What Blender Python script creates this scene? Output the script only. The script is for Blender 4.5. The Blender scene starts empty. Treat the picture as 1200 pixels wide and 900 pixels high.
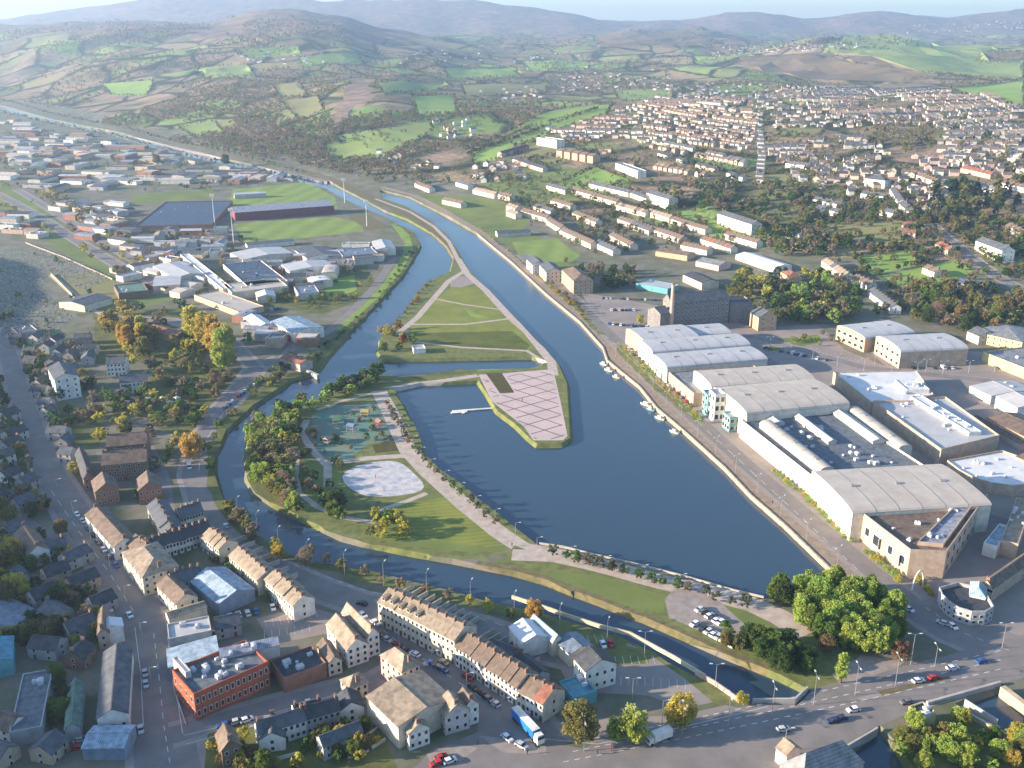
HAZE, SKYS, SUNS, EXPO = 1.0e-4, .105, 5.0, 1.74
import bpy, math, random
import numpy as np
from mathutils import Vector
from mathutils.geometry import delaunay_2d_cdt
R = random.Random(7)
S = bpy.context.scene
COL = S.collection
rad = math.radians
# ------------------------------------------------------------------ camera
F, PITCH, CAMZ = 1150.0, rad(19.84), 200.0
cs, sn = math.cos(PITCH), math.sin(PITCH)
cam = bpy.data.objects.new('camera', bpy.data.cameras.new('camera'))
COL.objects.link(cam)
cam.location = (0, 0, CAMZ)
cam.rotation_euler = (rad(90) - PITCH, 0, 0)
cam.data.sensor_width = 36
cam.data.lens = 36 * F / 1200
cam.data.clip_start = 1
cam.data.clip_end = 60000
S.camera = cam
# ------------------------------------------------------------------ terrain heights
def vnoise(x, y, seed=0):
    xi = np.floor(x); yi = np.floor(y); fx = x - xi; fy = y - yi
    fx = fx * fx * (3 - 2 * fx); fy = fy * fy * (3 - 2 * fy)
    def h(a, b):
        v = np.sin(a * 127.1 + b * 311.7 + seed * 74.7) * 43758.5453
        return v - np.floor(v)
    return (h(xi, yi) * (1 - fx) + h(xi + 1, yi) * fx) * (1 - fy) + (h(xi, yi + 1) * (1 - fx) + h(xi + 1, yi + 1) * fx) * fy
def fbm(x, y, seed=0, o=4):
    s = 0; a = 0.5
    for k in range(o):
        s = s + a * (vnoise(x, y, seed + k) - 0.5); x = x * 2.03; y = y * 2.03; a *= 0.5
    return s
PXC = np.arange(0, 1201, 50.0)
def row(pts):
    p = np.array(pts, float).reshape(-1, 2)
    return np.interp(PXC, p[:, 0], p[:, 1])
def pyz(yy, py):
    return 200 + yy * np.tan(np.arctan((450 - py) / F) - PITCH)
LAY = [(0, row([0, 0])), (750, row([0, 0])), (850, row([0, 0, 850, 0, 1200, 8])), (1000, row([0, 0, 650, 0, 800, 4, 1000, 15, 1200, 26])),
       (1300, row([0, 0, 500, 0, 600, 8, 800, 22, 1000, 36, 1200, 48])),
       (1600, row([0, 0, 380, 0, 430, 12, 600, 28, 800, 38, 1000, 50, 1200, 66])),
       (2000, row([0, 0, 220, 0, 270, 12, 350, 35, 430, 58, 520, 48, 800, 55, 1000, 62, 1200, 82]))]
LAY += [(yy, pyz(yy, row(p))) for yy, p in [
    (2500, [0, 137, 110, 137, 150, 130, 200, 122, 300, 112, 380, 97, 430, 92, 480, 108, 600, 122, 800, 120, 1000, 116, 1200, 106]),
    (3000, [0, 119.5, 40, 119, 100, 108, 200, 98, 300, 88, 400, 86, 500, 98, 700, 106, 1000, 99, 1200, 90]),
    (3700, [0, 97, 60, 84, 130, 70, 200, 68, 250, 66, 300, 62, 350, 60, 400, 64, 450, 74, 550, 84, 700, 88, 900, 84, 1000, 78, 1200, 70]),
    (4600, [0, 56, 60, 46, 130, 42, 200, 45, 250, 46, 300, 36, 350, 32, 400, 38, 450, 56, 520, 64, 600, 70, 760, 64, 850, 66, 1000, 52, 1200, 58]),
    (5600, [0, 30, 60, 25, 130, 22, 200, 26, 250, 27, 300, 16, 350, 10, 400, 19, 440, 35, 480, 44, 560, 52, 680, 52, 750, 46, 850, 48, 930, 60, 1200, 54]),
    (6600, [0, 40, 250, 36, 300, 24, 400, 30, 500, 42, 600, 48, 680, 44, 760, 34, 840, 36, 900, 50, 1000, 50, 1200, 46]),
    (7800, [0, 38, 200, 36, 600, 42, 760, 40, 900, 46, 1200, 42]),
    (9500, [0, 25, 60, 15, 120, 6, 180, 1, 260, -2, 400, 1, 460, -1, 550, 1, 620, 9, 680, 19, 730, 27, 780, 28, 820, 20, 870, 12, 920, 16, 950, 25, 1000, 15, 1040, 13, 1090, 23, 1150, 17, 1200, 11]),
    (12500, [0, 29, 300, 20, 650, 26, 760, 29, 950, 26, 1200, 22]),
    (16000, [0, 34, 1200, 34])]]
LY = np.array([l[0] for l in LAY], float)
LZ = np.array([l[1] for l in LAY])
def HT(x, y):
    x = np.asarray(x, float); y = np.asarray(y, float)
    dep = np.maximum(y * cs + 68, 60)
    c = np.clip((600 + F * x / dep) / 50.0, 0, len(PXC) - 1.001)
    ci = c.astype(int); fc = c - ci; fc = fc * fc * (3 - 2 * fc) * 0.5 + fc * 0.5
    yc = np.clip(y, 0, 15999)
    ri = np.searchsorted(LY, yc, side='right') - 1
    ri = np.clip(ri, 0, len(LY) - 2)
    fr = (yc - LY[ri]) / (LY[ri + 1] - LY[ri]); fr = fr * fr * (3 - 2 * fr) * 0.5 + fr * 0.5
    z = (LZ[ri, ci] * (1 - fc) + LZ[ri, ci + 1] * fc) * (1 - fr) + (LZ[ri + 1, ci] * (1 - fc) + LZ[ri + 1, ci + 1] * fc) * fr
    a = np.clip((z - 2) / 60, 0, 1) * np.clip((y - 1700) / 2500, 0.02, 1)
    a2 = np.clip((z - 2) / 60, 0, 1) * np.clip((y - 2200) / 2500, 0.0, 1)
    rg = 1 - 2.4 * np.abs(fbm(x / 520 + 3, y / 900, 41, 3)); z = z + a * np.clip((5600 - y) / 1500, 0, 1) * (rg - .55) * 75
    z = z + a * fbm(x / 420, y / 520, 3) * 85 + a2 * fbm(x / 170, y / 210, 9, 3) * 46
    d = (-.585 * dep - 6) - x  # unseen hill beyond the left edge, put in to shade the lower-left town
    k = np.clip(d / 270, 0, 1); k = k * k * (3 - 2 * k)
    z = z + k * (80 + 22 * fbm(x / 90, y / 110, 31, 3)) * np.clip((1150 - y) / 300, 0, 1)
    return np.maximum(z, 0)
YM = np.exp(np.linspace(math.log(120), math.log(14000), 1500))
def P(px, py):
    """pixel of the 1200x900 photograph -> point of the terrain"""
    u = (px - 600) / F; v = (450 - py) / F
    dy = cs + v * sn; dz = -sn + v * cs
    if dz < 0:
        t = -CAMZ / dz
        if t * dy < 740: return (u * t, dy * t, 0.0)
    t = YM / dy
    z = CAMZ + dz * t; g = HT(u * t, YM)
    w = np.nonzero(z <= g)[0]
    if len(w) == 0: i = len(YM) - 1; return (u * t[i], YM[i], float(g[i]))
    i = w[0]
    a = z[i - 1] - g[i - 1]; b = g[i] - z[i]; f = a / (a + b + 1e-9)
    tt = t[i - 1] + (t[i] - t[i - 1]) * f
    x, y = u * tt, dy * tt
    return (x, y, float(HT(x, y)))
def pts(s):
    v = [float(a) for a in s.replace(',', ' ').split()]
    return [(v[i], v[i + 1]) for i in range(0, len(v), 2)]
def W(s, step=0):
    q = pts(s) if isinstance(s, str) else s
    return [P(*p)[:2] for p in q]
# ------------------------------------------------------------------ materials
def rgb(*c): return (c[0], c[1], c[2], 1)
MATS = {}
def mat(name, col, rough=0.85, var=0.25, scale=0.15, col2=None, spec=0.3, metal=0.0, kind='noise', bump=0.0, isl=0.0, coord='Object'):
    if name in MATS: return MATS[name]
    m = bpy.data.materials.new(name); m.use_nodes = True
    nt = m.node_tree; N = nt.nodes; L = nt.links
    b = N['Principled BSDF']; b.inputs['Roughness'].default_value = rough
    b.inputs['Specular IOR Level'].default_value = spec; b.inputs['Metallic'].default_value = metal
    geo = N.new('ShaderNodeNewGeometry')
    if coord == 'Object': tc = N.new('ShaderNodeTexCoord'); src = tc.outputs['Object']
    else: src = geo.outputs['Position']
    nz = N.new('ShaderNodeTexNoise'); nz.inputs['Scale'].default_value = scale; nz.inputs['Detail'].default_value = 6; nz.inputs['Roughness'].default_value = 0.65
    L.new(src, nz.inputs['Vector'])
    mx = N.new('ShaderNodeMix'); mx.data_type = 'RGBA'
    c2 = col2 if col2 else tuple(c * (1 - var) for c in col)
    c1 = col if col2 else tuple(min(1, c * (1 + var * 0.6)) for c in col)
    mx.inputs['A'].default_value = rgb(*c1); mx.inputs['B'].default_value = rgb(*c2)
    mr = N.new('ShaderNodeMapRange'); mr.inputs['From Min'].default_value = 0.35; mr.inputs['From Max'].default_value = 0.65
    L.new(nz.outputs['Fac'], mr.inputs['Value']); L.new(mr.outputs['Result'], mx.inputs['Factor'])
    out = mx.outputs['Result']
    if kind == 'stripe':
        wv = N.new('ShaderNodeTexWave'); wv.inputs['Scale'].default_value = 0.5; wv.inputs['Distortion'].default_value = 0.3
        L.new(src, wv.inputs['Vector'])
        m2 = N.new('ShaderNodeMix'); m2.data_type = 'RGBA'; m2.blend_type = 'MULTIPLY'; m2.inputs['Factor'].default_value = 0.28
        L.new(out, m2.inputs['A']); L.new(wv.outputs['Fac'], m2.inputs['B']); out = m2.outputs['Result']
    if isl > 0:
        h = N.new('ShaderNodeHueSaturation')
        a = N.new('ShaderNodeMapRange'); a.inputs['To Min'].default_value = 1 - isl; a.inputs['To Max'].default_value = 1 + isl
        L.new(geo.outputs['Random Per Island'], a.inputs['Value']); L.new(a.outputs['Result'], h.inputs['Value'])
        oi = N.new('ShaderNodeObjectInfo')
        a2 = N.new('ShaderNodeMapRange'); a2.inputs['To Min'].default_value = 0.48; a2.inputs['To Max'].default_value = 0.52
        L.new(oi.outputs['Random'], a2.inputs['Value']); L.new(a2.outputs['Result'], h.inputs['Hue'])
        L.new(out, h.inputs['Color']); out = h.outputs['Color']
    L.new(out, b.inputs['Base Color'])
    if kind == 'leaf':
        tr = N.new('ShaderNodeBsdfTranslucent'); L.new(out, tr.inputs['Color']); ms = N.new('ShaderNodeMixShader'); ms.inputs[0].default_value = .5
        L.new(b.outputs[0], ms.inputs[1]); L.new(tr.outputs[0], ms.inputs[2]); L.new(ms.outputs[0], N['Material Output'].inputs['Surface'])
    if bump > 0:
        bp = N.new('ShaderNodeBump'); bp.inputs['Strength'].default_value = bump; bp.inputs['Distance'].default_value = 1.0
        L.new(nz.outputs['Fac'], bp.inputs['Height']); L.new(bp.outputs['Normal'], b.inputs['Normal'])
    MATS[name] = m
    return m
# wall and roof paints
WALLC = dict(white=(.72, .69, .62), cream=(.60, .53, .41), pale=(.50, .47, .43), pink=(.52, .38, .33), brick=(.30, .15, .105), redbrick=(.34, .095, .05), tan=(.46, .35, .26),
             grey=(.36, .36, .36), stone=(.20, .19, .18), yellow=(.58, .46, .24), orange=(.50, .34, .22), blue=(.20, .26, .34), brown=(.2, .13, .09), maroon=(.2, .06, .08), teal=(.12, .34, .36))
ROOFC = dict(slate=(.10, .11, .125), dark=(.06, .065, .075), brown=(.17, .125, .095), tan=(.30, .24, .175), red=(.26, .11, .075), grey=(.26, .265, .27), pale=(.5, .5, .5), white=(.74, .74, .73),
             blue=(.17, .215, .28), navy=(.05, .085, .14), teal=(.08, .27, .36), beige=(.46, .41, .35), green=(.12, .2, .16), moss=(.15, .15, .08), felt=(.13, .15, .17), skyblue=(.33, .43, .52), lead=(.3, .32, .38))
WALLC['ivory'] = (.66, .61, .50)
def wm(k): return mat('wall_' + k, WALLC[k], .8, .22, .35, bump=.05)
def rm(k): return mat('roof_' + k, ROOFC[k], .7 if k not in ('white', 'pale', 'blue', 'teal', 'grey') else .5, .14 if k in ('white', 'pale', 'beige') else .42, .12 if k in ('white', 'pale', 'beige') else .4, kind='stripe' if k in ('white', 'pale', 'blue', 'grey', 'skyblue', 'lead', 'teal') else 'noise')
M_glass = mat('window_glass', (.03, .035, .045), .12, .2, .5, spec=.6)
M_frame = mat('white_frame', (.7, .7, .68), .5, .05, .5)
M_steel = mat('galvanised_steel', (.45, .46, .47), .45, .1, 1, metal=.6)
M_bark = mat('bark', (.10, .075, .055), .95, .3, .8)
M_pot = mat('chimney_brick', (.22, .15, .12), .9, .3, .8)
M_rubber = mat('rubber', (.02, .02, .02), .8, .1, 1)
M_conc = mat('concrete', (.42, .40, .37), .85, .2, .2)
M_line = mat('white_paint_line', (.6, .6, .58), .7, .15, .3)
# ------------------------------------------------------------------ object helpers
class MB:
    def __init__(s): s.v = []; s.f = []; s.m = []
    def box(s, x0, x1, y0, y1, z0, z1, m=0, top=None):
        n = len(s.v); t = top or 0
        s.v += [(x0, y0, z0), (x1, y0, z0), (x1, y1, z0), (x0, y1, z0), (x0 + t, y0 + t, z1), (x1 - t, y0 + t, z1), (x1 - t, y1 - t, z1), (x0 + t, y1 - t, z1)]
        s.f += [(n + 3, n + 2, n + 1, n), (n + 4, n + 5, n + 6, n + 7), (n, n + 1, n + 5, n + 4), (n + 1, n + 2, n + 6, n + 5), (n + 2, n + 3, n + 7, n + 6), (n + 3, n, n + 4, n + 7)]
        s.m += [m] * 6
    def prism(s, prof, x0, x1, m=0, ends=True):
        """profile in (y,z), extruded along x"""
        n = len(s.v); k = len(prof)
        s.v += [(x0, y, z) for y, z in prof] + [(x1, y, z) for y, z in prof]
        for i in range(k):
            j = (i + 1) % k
            s.f.append((n + i, n + j, n + k + j, n + k + i)); s.m.append(m)
        if ends:
            s.f.append(tuple(n + i for i in reversed(range(k)))); s.f.append(tuple(n + k + i for i in range(k))); s.m += [m, m]
    def cyl(s, x, y, z0, z1, r0, r1=None, k=6, m=0):
        r1 = r0 if r1 is None else r1; n = len(s.v)
        for z, r in ((z0, r0), (z1, r1)):
            s.v += [(x + r * math.cos(a * 2 * math.pi / k), y + r * math.sin(a * 2 * math.pi / k), z) for a in range(k)]
        for i in range(k):
            j = (i + 1) % k; s.f.append((n + i, n + j, n + k + j, n + k + i)); s.m.append(m)
        s.f.append(tuple(n + k + i for i in range(k))); s.m.append(m)
    def tube(s, a, b, r0, r1, k=5, m=0):
        a = Vector(a); b = Vector(b); d = (b - a).normalized()
        u = d.orthogonal().normalized(); w = d.cross(u); n = len(s.v)
        for p, r in ((a, r0), (b, r1)):
            s.v += [tuple(p + (u * math.cos(t * 2 * math.pi / k) + w * math.sin(t * 2 * math.pi / k)) * r) for t in range(k)]
        for i in range(k):
            j = (i + 1) % k; s.f.append((n + i, n + j, n + k + j, n + k + i)); s.m.append(m)
        s.f.append(tuple(n + k + i for i in range(k))); s.m.append(m)
    def poly(s, ps, m=0):
        n = len(s.v); s.v += ps; s.f.append(tuple(range(n, n + len(ps)))); s.m.append(m)
    def mesh(s, name, mats):
        me = bpy.data.meshes.new(name); me.from_pydata(s.v, [], s.f)
        for m in mats: me.materials.append(m)
        if len(mats) > 1: me.polygons.foreach_set('material_index', s.m)
        me.update(); return me
def link(name, data, parent=None, loc=(0, 0, 0), rz=0, sc=None):
    o = bpy.data.objects.new(name, data); COL.objects.link(o)
    o.location = loc
    if rz: o.rotation_euler = (0, 0, rz)
    if sc: o.scale = sc
    if parent: o.parent = parent
    return o
def tag(o, label=None, cat=None, group=None, kind=None):
    if label: o['label'] = label
    if cat: o['category'] = cat
    if group: o['group'] = group
    if kind: o['kind'] = kind
    return o
ONES = 'zeroth first second third fourth fifth sixth seventh eighth ninth tenth eleventh twelfth thirteenth fourteenth fifteenth sixteenth seventeenth eighteenth nineteenth'.split()
TENS = {2: 'twent', 3: 'thirt', 4: 'fort', 5: 'fift', 6: 'sixt', 7: 'sevent', 8: 'eight', 9: 'ninet'}
def ordw(n):
    if n < 20: return ONES[n]
    if n >= 100: return 'hundred-and-' + ordw(n - 100) if n > 100 else 'hundredth'
    return TENS[n // 10] + ('ieth' if n % 10 == 0 else 'y-' + ONES[n % 10])
CACHE = {}
def cached(key, fn):
    if key not in CACHE: CACHE[key] = fn()
    return CACHE[key]
def m_window():
    b = MB(); b.box(-.5, .5, -.03, .05, 0, 1, 0); b.box(-.42, .42, .05, .07, .07, .93, 1)
    return b.mesh('window', [M_frame, M_glass])
def m_door():
    b = MB(); b.box(-.5, .5, -.03, .06, 0, 1, 0)
    return b.mesh('door', [mat('door_paint', (.12, .08, .07), .6)])
def m_chim(w, d, h):
    b = MB(); b.box(-w / 2, w / 2, -d / 2, d / 2, -1.2, h, 0); b.box(-w / 2 - .08, w / 2 + .08, -d / 2 - .08, d / 2 + .08, h, h + .15, 0)
    for i in (-.28, .28): b.cyl(0, i * d, h + .15, h + .55, .14, .11, 6, 0)
    return b.mesh('chimney', [M_pot])
def m_wall(L, Wd, h, rt, rh, wk, thick=.3):
    b = MB(); x, y = L / 2, Wd / 2
    if rt == 'gable': b.prism([(-y, -1), (y, -1), (y, h), (0, h + rh), (-y, h)], -x, x)
    elif rt == 'mono': b.prism([(-y, -1), (y, -1), (y, h + rh), (-y, h)], -x, x)
    elif rt == 'arch':
        b.prism([(-y, -1), (y, -1)] + [(y * math.cos(math.pi * i / 12) , h + rh * math.sin(math.pi * i / 12) ** .8 - .05) for i in range(13)], -x, x)
    else:
        b.box(-x, x, -y, y, -1, h)
        if rt == 'flat':
            t = .35; p = rh
            b.box(-x, x, -y, -y + t, h + .002, h + p); b.box(-x, x, y - t, y, h + .002, h + p)
            b.box(-x, -x + t, -y + t + .003, y - t - .003, h + .002, h + p); b.box(x - t, x, -y + t + .003, y - t - .003, h + .002, h + p)
    return b.mesh('wall', [wm(wk)])
def m_roof(L, Wd, h, rt, rh, rk):
    b = MB(); x, y = L / 2, Wd / 2; o = .35; t = .22
    if rt == 'gable':
        k = rh / y; x += .15
        b.prism([(-y - o, h - k * o), (0, h + rh), (0, h + rh + t), (-y - o, h - k * o + t)], -x, x)
        b.prism([(y + o, h - k * o), (y + o, h - k * o + t), (0, h + rh + t), (0, h + rh)], -x, x)
        b.box(-x, x, -.18, .18, h + rh + t * .6, h + rh + t + .1)
    elif rt == 'mono':
        b.prism([(-y - o, h), (y + o, h + rh), (y + o, h + rh + t), (-y - o, h + t)], -x - .2, x + .2)
    elif rt == 'hip':
        r = min(x, y) * .98; z0 = h; z1 = h + rh; n = 0; X, Y = x + o, y + o
        b.v += [(-X, -Y, z0), (X, -Y, z0), (X, Y, z0), (-X, Y, z0), (-x + r, 0 if x >= y else -y + r, z1), (x - r, 0 if x >= y else y - r, z1)]
        if x >= y: b.f += [(0, 1, 5, 4), (1, 2, 5), (2, 3, 4, 5), (3, 0, 4)]
        else: b.f += [(0, 1, 4), (1, 2, 5, 4), (2, 3, 5), (3, 0, 4, 5)]
        b.f.append((3, 2, 1, 0)); b.m += [0] * 5
    elif rt == 'arch':
        a = [(y * 1.01 * math.cos(math.pi * i / 12), h + rh * math.sin(math.pi * i / 12) ** .8) for i in range(13)]
        b.prism(a + [(p, q + .25) for p, q in reversed(a)], -x - .2, x + .2)
        n = int(2 * x / 9)
        for k in range(1, n):
            t = -x + 2 * x * k / n; b.prism([(p, q + .2) for p, q in a] + [(p, q + .34) for p, q in reversed(a)], t - .13, t + .13, 1)
        for k in range(max(1, n // 2)):
            t = -x + 2 * x * (k + .5) / max(1, n // 2); b.box(t - 1.6, t + 1.6, -.9, .9, h + rh + .2, h + rh + .55, 1)
    else:
        b.box(-x + .36, x - .36, -y + .36, y - .36, h + .01, h + .06)
    return b.mesh('roof', [rm(rk), mat('roof_seam', (.25, .25, .25), .6)])
def m_unit():
    b = MB(); b.box(-1, 1, -.7, .7, 0, 1.1); b.cyl(-.45, 0, 1.1, 1.35, .4, .35, 8); b.cyl(.5, 0, 1.1, 1.35, .4, .35, 8)
    return b.mesh('air_unit', [mat('unit_metal', (.55, .56, .58), .5, .2, .5)])
def build(name, label, cat, cx, cy, z, rot, L, Wd, h, rt='gable', rh=2.2, wall='pale', roof='brown', win=None, chim=0, units=0, group=None, parent=None, door=False, ws=(1.1, 1.4), dorm=0):
    """one building: walls, roof, chimneys, windows; x runs along the ridge"""
    rl, rw = round(L, 1), round(Wd, 1)
    if parent is None:
        root = tag(link(name, None, None, (cx, cy, z), rot), label, cat, group)
        base, brot = (0, 0, 0), 0
    else:
        root = parent; q = parent.location; base, brot = (cx - q.x, cy - q.y, z - q.z), rot
    w = link('wall', cached(('w', rl, rw, h, rt, rh, wall), lambda: m_wall(rl, rw, h, rt, rh, wall)), root, base, brot)
    r = link('roof', cached(('r', rl, rw, h, rt, rh, roof), lambda: m_roof(rl, rw, h, rt, rh, roof)), root, base, brot)
    sub = w if parent is not None else root
    rp = r
    cm = cached('chim', lambda: m_chim(.65, 1.3, 1.1))
    if chim:
        tops = {1: [L / 2 - .5], 2: [-L / 2 + .6, L / 2 - .6], 3: [0]}[chim]
        for c in tops: link('chimney', cm, rp, (c, 0, h + rh + .1))
    for k in range(units):
        g = link('air_unit', cached('unit', m_unit), rp, (R.uniform(-.38, .38) * L, R.uniform(-.35, .35) * Wd, h + .06), R.choice((0, 1.571)), (R.uniform(.55, 1.4),) * 3)
    for k in range(dorm):
        g = link('dormer', cached(('dorm', wall, roof), lambda: m_dormer(roof)), rp, ((k + .5) / dorm * L - L / 2, -Wd * .27, h + rh * .35))
    c, s_ = math.cos(rot), math.sin(rot)
    if win:
        fl, bl, bs = win; wmh = cached('win', m_window); fh = h / fl
        for sx, sy, n, ln, off in ((0, -1, bl, L, Wd / 2), (0, 1, bl, L, Wd / 2), (-1, 0, bs, Wd, L / 2), (1, 0, bs, Wd, L / 2)):
            nx, ny = sx * c - sy * s_, sx * s_ + sy * c
            wx, wy = cx + nx * off, cy + ny * off
            if nx * (-wx) + ny * (-wy) <= 0 or n == 0: continue
            for f in range(fl):
                for k in range(n):
                    if door and f == 0 and k == n // 2 and sy: 
                        t = ((k + .5) / n - .5) * ln
                        link('door', cached('door', m_door), sub, (t, sy * off, 0), 0 if sy > 0 else math.pi, (1, 1, 2.1)); continue
                    t = ((k + .5) / n - .5) * ln
                    zz = f * fh + fh * .3
                    a = math.atan2(-sx, sy) 
                    loc = (t, sy * off, zz) if sy else (sx * off, t, zz)
                    link('window', wmh, sub, loc, a, (ws[0], 1, min(ws[1], fh * .6)))
    return root
def m_dormer(roof):
    b = MB(); b.prism([(-1.6, -.3), (.9, -.3), (.9, 1.2), (-1.6, 1.2)], -.7, .7, 0); b.box(-.5, .5, -1.66, -1.6, .1, 1.0, 1); b.box(-.85, .85, -1.8, 1.2, 1.2, 1.4, 2)
    return b.mesh('dormer', [wm('cream'), M_glass, rm(roof)])
def frame3(A, B, C):
    a = P(*A); b = P(*B); c = P(*C)
    dx, dy = b[0] - a[0], b[1] - a[1]; L = math.hypot(dx, dy); ux, uy = dx / L, dy / L
    w = -(c[0] - b[0]) * uy + (c[1] - b[1]) * ux
    cx = (a[0] + b[0]) / 2 - uy * w / 2; cy = (a[1] + b[1]) / 2 + ux * w / 2
    return cx, cy, min(a[2], b[2], c[2]), math.atan2(uy, ux), L, abs(w)
def B3(name, cat, label, q, h, **k):
    v = pts(q); dp = k.pop('dp', 0); cx, cy, z, rot, L, Wd = frame3(*v[:3])
    if dp:
        s = 1 if (-(P(*v[2])[0] - P(*v[1])[0]) * math.sin(rot) + (P(*v[2])[1] - P(*v[1])[1]) * math.cos(rot)) > 0 else -1
        cx -= -math.sin(rot) * s * (Wd - dp) / 2; cy -= math.cos(rot) * s * (Wd - dp) / 2; Wd = dp
    if k.pop('ridge', 'AB') == 'BC': rot += math.pi / 2; L, Wd = Wd, L
    return build(name, label, cat, cx, cy, z, rot, L, Wd, h, **k)
# ------------------------------------------------------------------ ground sheet, cut into land uses
def gm(name, c1, c2, sc, **k): return mat('ground_' + name, c1, k.pop('rough', .95), .2, sc, col2=c2, coord='P', bump=k.pop('bump', .15), spec=.15, **k)
def hill_material():
    m = bpy.data.materials.new('hillside_patchwork'); m.use_nodes = True; nt = m.node_tree; N, L = nt.nodes, nt.links
    b = N['Principled BSDF']; b.inputs['Roughness'].default_value = .95; b.inputs['Specular IOR Level'].default_value = .1
    g = N.new('ShaderNodeNewGeometry')
    wv = N.new('ShaderNodeTexNoise'); wv.inputs['Scale'].default_value = .004; wv.inputs['Detail'].default_value = 3
    L.new(g.outputs['Position'], wv.inputs['Vector'])
    ad = N.new('ShaderNodeVectorMath'); ad.operation = 'MULTIPLY_ADD'; ad.inputs[1].default_value = (140, 140, 0)
    L.new(wv.outputs['Color'], ad.inputs[0]); L.new(g.outputs['Position'], ad.inputs[2])
    mp = N.new('ShaderNodeMapping'); mp.inputs['Scale'].default_value = (1 / 170, 1 / 260, 0); L.new(ad.outputs[0], mp.inputs['Vector'])
    v = N.new('ShaderNodeTexVoronoi'); v.inputs['Scale'].default_value = 1; v.inputs['Randomness'].default_value = .9; L.new(mp.outputs[0], v.inputs['Vector'])
    e = N.new('ShaderNodeTexVoronoi'); e.feature = 'DISTANCE_TO_EDGE'; e.inputs['Scale'].default_value = 1; e.inputs['Randomness'].default_value = .9; L.new(mp.outputs[0], e.inputs['Vector'])
    sep = N.new('ShaderNodeSeparateColor'); L.new(v.outputs['Color'], sep.inputs[0])
    cr = N.new('ShaderNodeValToRGB'); cr.color_ramp.interpolation = 'CONSTANT'
    E = cr.color_ramp.elements
    cols = [(0, (.18, .25, .07)), (.18, (.24, .32, .09)), (.34, (.26, .225, .11)), (.5, (.23, .18, .10)), (.62, (.29, .22, .125)), (.74, (.15, .15, .07)), (.88, (.25, .265, .10))]
    E[0].position = 0; E[0].color = rgb(*cols[0][1]); E[1].position = cols[1][0]; E[1].color = rgb(*cols[1][1])
    for p_, c_ in cols[2:]:
        x = E.new(p_); x.color = rgb(*c_)
    L.new(sep.outputs[0], cr.inputs[0])
    # woodland and heather patches, large and irregular
    n1 = N.new('ShaderNodeTexNoise'); n1.inputs['Scale'].default_value = .0023; n1.inputs['Detail'].default_value = 7; n1.inputs['Roughness'].default_value = .62
    L.new(g.outputs['Position'], n1.inputs['Vector'])
    wr = N.new('ShaderNodeMapRange'); wr.inputs['From Min'].default_value = .46; wr.inputs['From Max'].default_value = .52; L.new(n1.outputs['Fac'], wr.inputs['Value'])
    n2 = N.new('ShaderNodeTexNoise'); n2.inputs['Scale'].default_value = .012; n2.inputs['Detail'].default_value = 8; n2.inputs['Roughness'].default_value = .7
    L.new(g.outputs['Position'], n2.inputs['Vector'])
    c2 = N.new('ShaderNodeValToRGB'); E = c2.color_ramp.elements
    E[0].position = .36; E[0].color = rgb(.07, .08, .045); E[1].position = .62; E[1].color = rgb(.33, .235, .15)
    x = E.new(.46); x.color = rgb(.17, .15, .08); x = E.new(.55); x.color = rgb(.26, .185, .13)
    L.new(n2.outputs['Fac'], c2.inputs[0])
    m1 = N.new('ShaderNodeMix'); m1.data_type = 'RGBA'; L.new(wr.outputs[0], m1.inputs['Factor']); L.new(cr.outputs[0], m1.inputs['A']); L.new(c2.outputs[0], m1.inputs['B'])
    er = N.new('ShaderNodeMapRange'); er.inputs['From Min'].default_value = .02; er.inputs['From Max'].default_value = .07; L.new(e.outputs['Distance'], er.inputs['Value'])
    m2 = N.new('ShaderNodeMix'); m2.data_type = 'RGBA'; m2.inputs['A'].default_value = rgb(.035, .042, .022); L.new(er.outputs[0], m2.inputs['Factor']); L.new(m1.outputs['Result'], m2.inputs['B'])
    # moorland on the tops
    sx = N.new('ShaderNodeSeparateXYZ'); L.new(g.outputs['Position'], sx.inputs[0])
    hz = N.new('ShaderNodeMath'); hz.operation = 'MULTIPLY_ADD'; hz.inputs[1].default_value = 160; L.new(n1.outputs['Fac'], hz.inputs[0]); L.new(sx.outputs['Z'], hz.inputs[2])
    hr = N.new('ShaderNodeMapRange'); hr.inputs['From Min'].default_value = 225; hr.inputs['From Max'].default_value = 265; L.new(hz.outputs[0], hr.inputs['Value'])
    c3 = N.new('ShaderNodeValToRGB'); E = c3.color_ramp.elements
    E[0].position = .38; E[0].color = rgb(.09, .085, .055); E[1].position = .66; E[1].color = rgb(.33, .20, .14); x = E.new(.52); x.color = rgb(.19, .13, .095)
    L.new(n2.outputs['Fac'], c3.inputs[0])
    m3 = N.new('ShaderNodeMix'); m3.data_type = 'RGBA'; L.new(hr.outputs[0], m3.inputs['Factor']); L.new(m2.outputs['Result'], m3.inputs['A']); L.new(c3.outputs[0], m3.inputs['B'])
    L.new(m3.outputs['Result'], b.inputs['Base Color'])
    bp = N.new('ShaderNodeBump'); bp.inputs['Strength'].default_value = .8; bp.inputs['Distance'].default_value = 14; L.new(n2.outputs['Fac'], bp.inputs['Height']); L.new(bp.outputs[0], b.inputs['Normal'])
    return m
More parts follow.
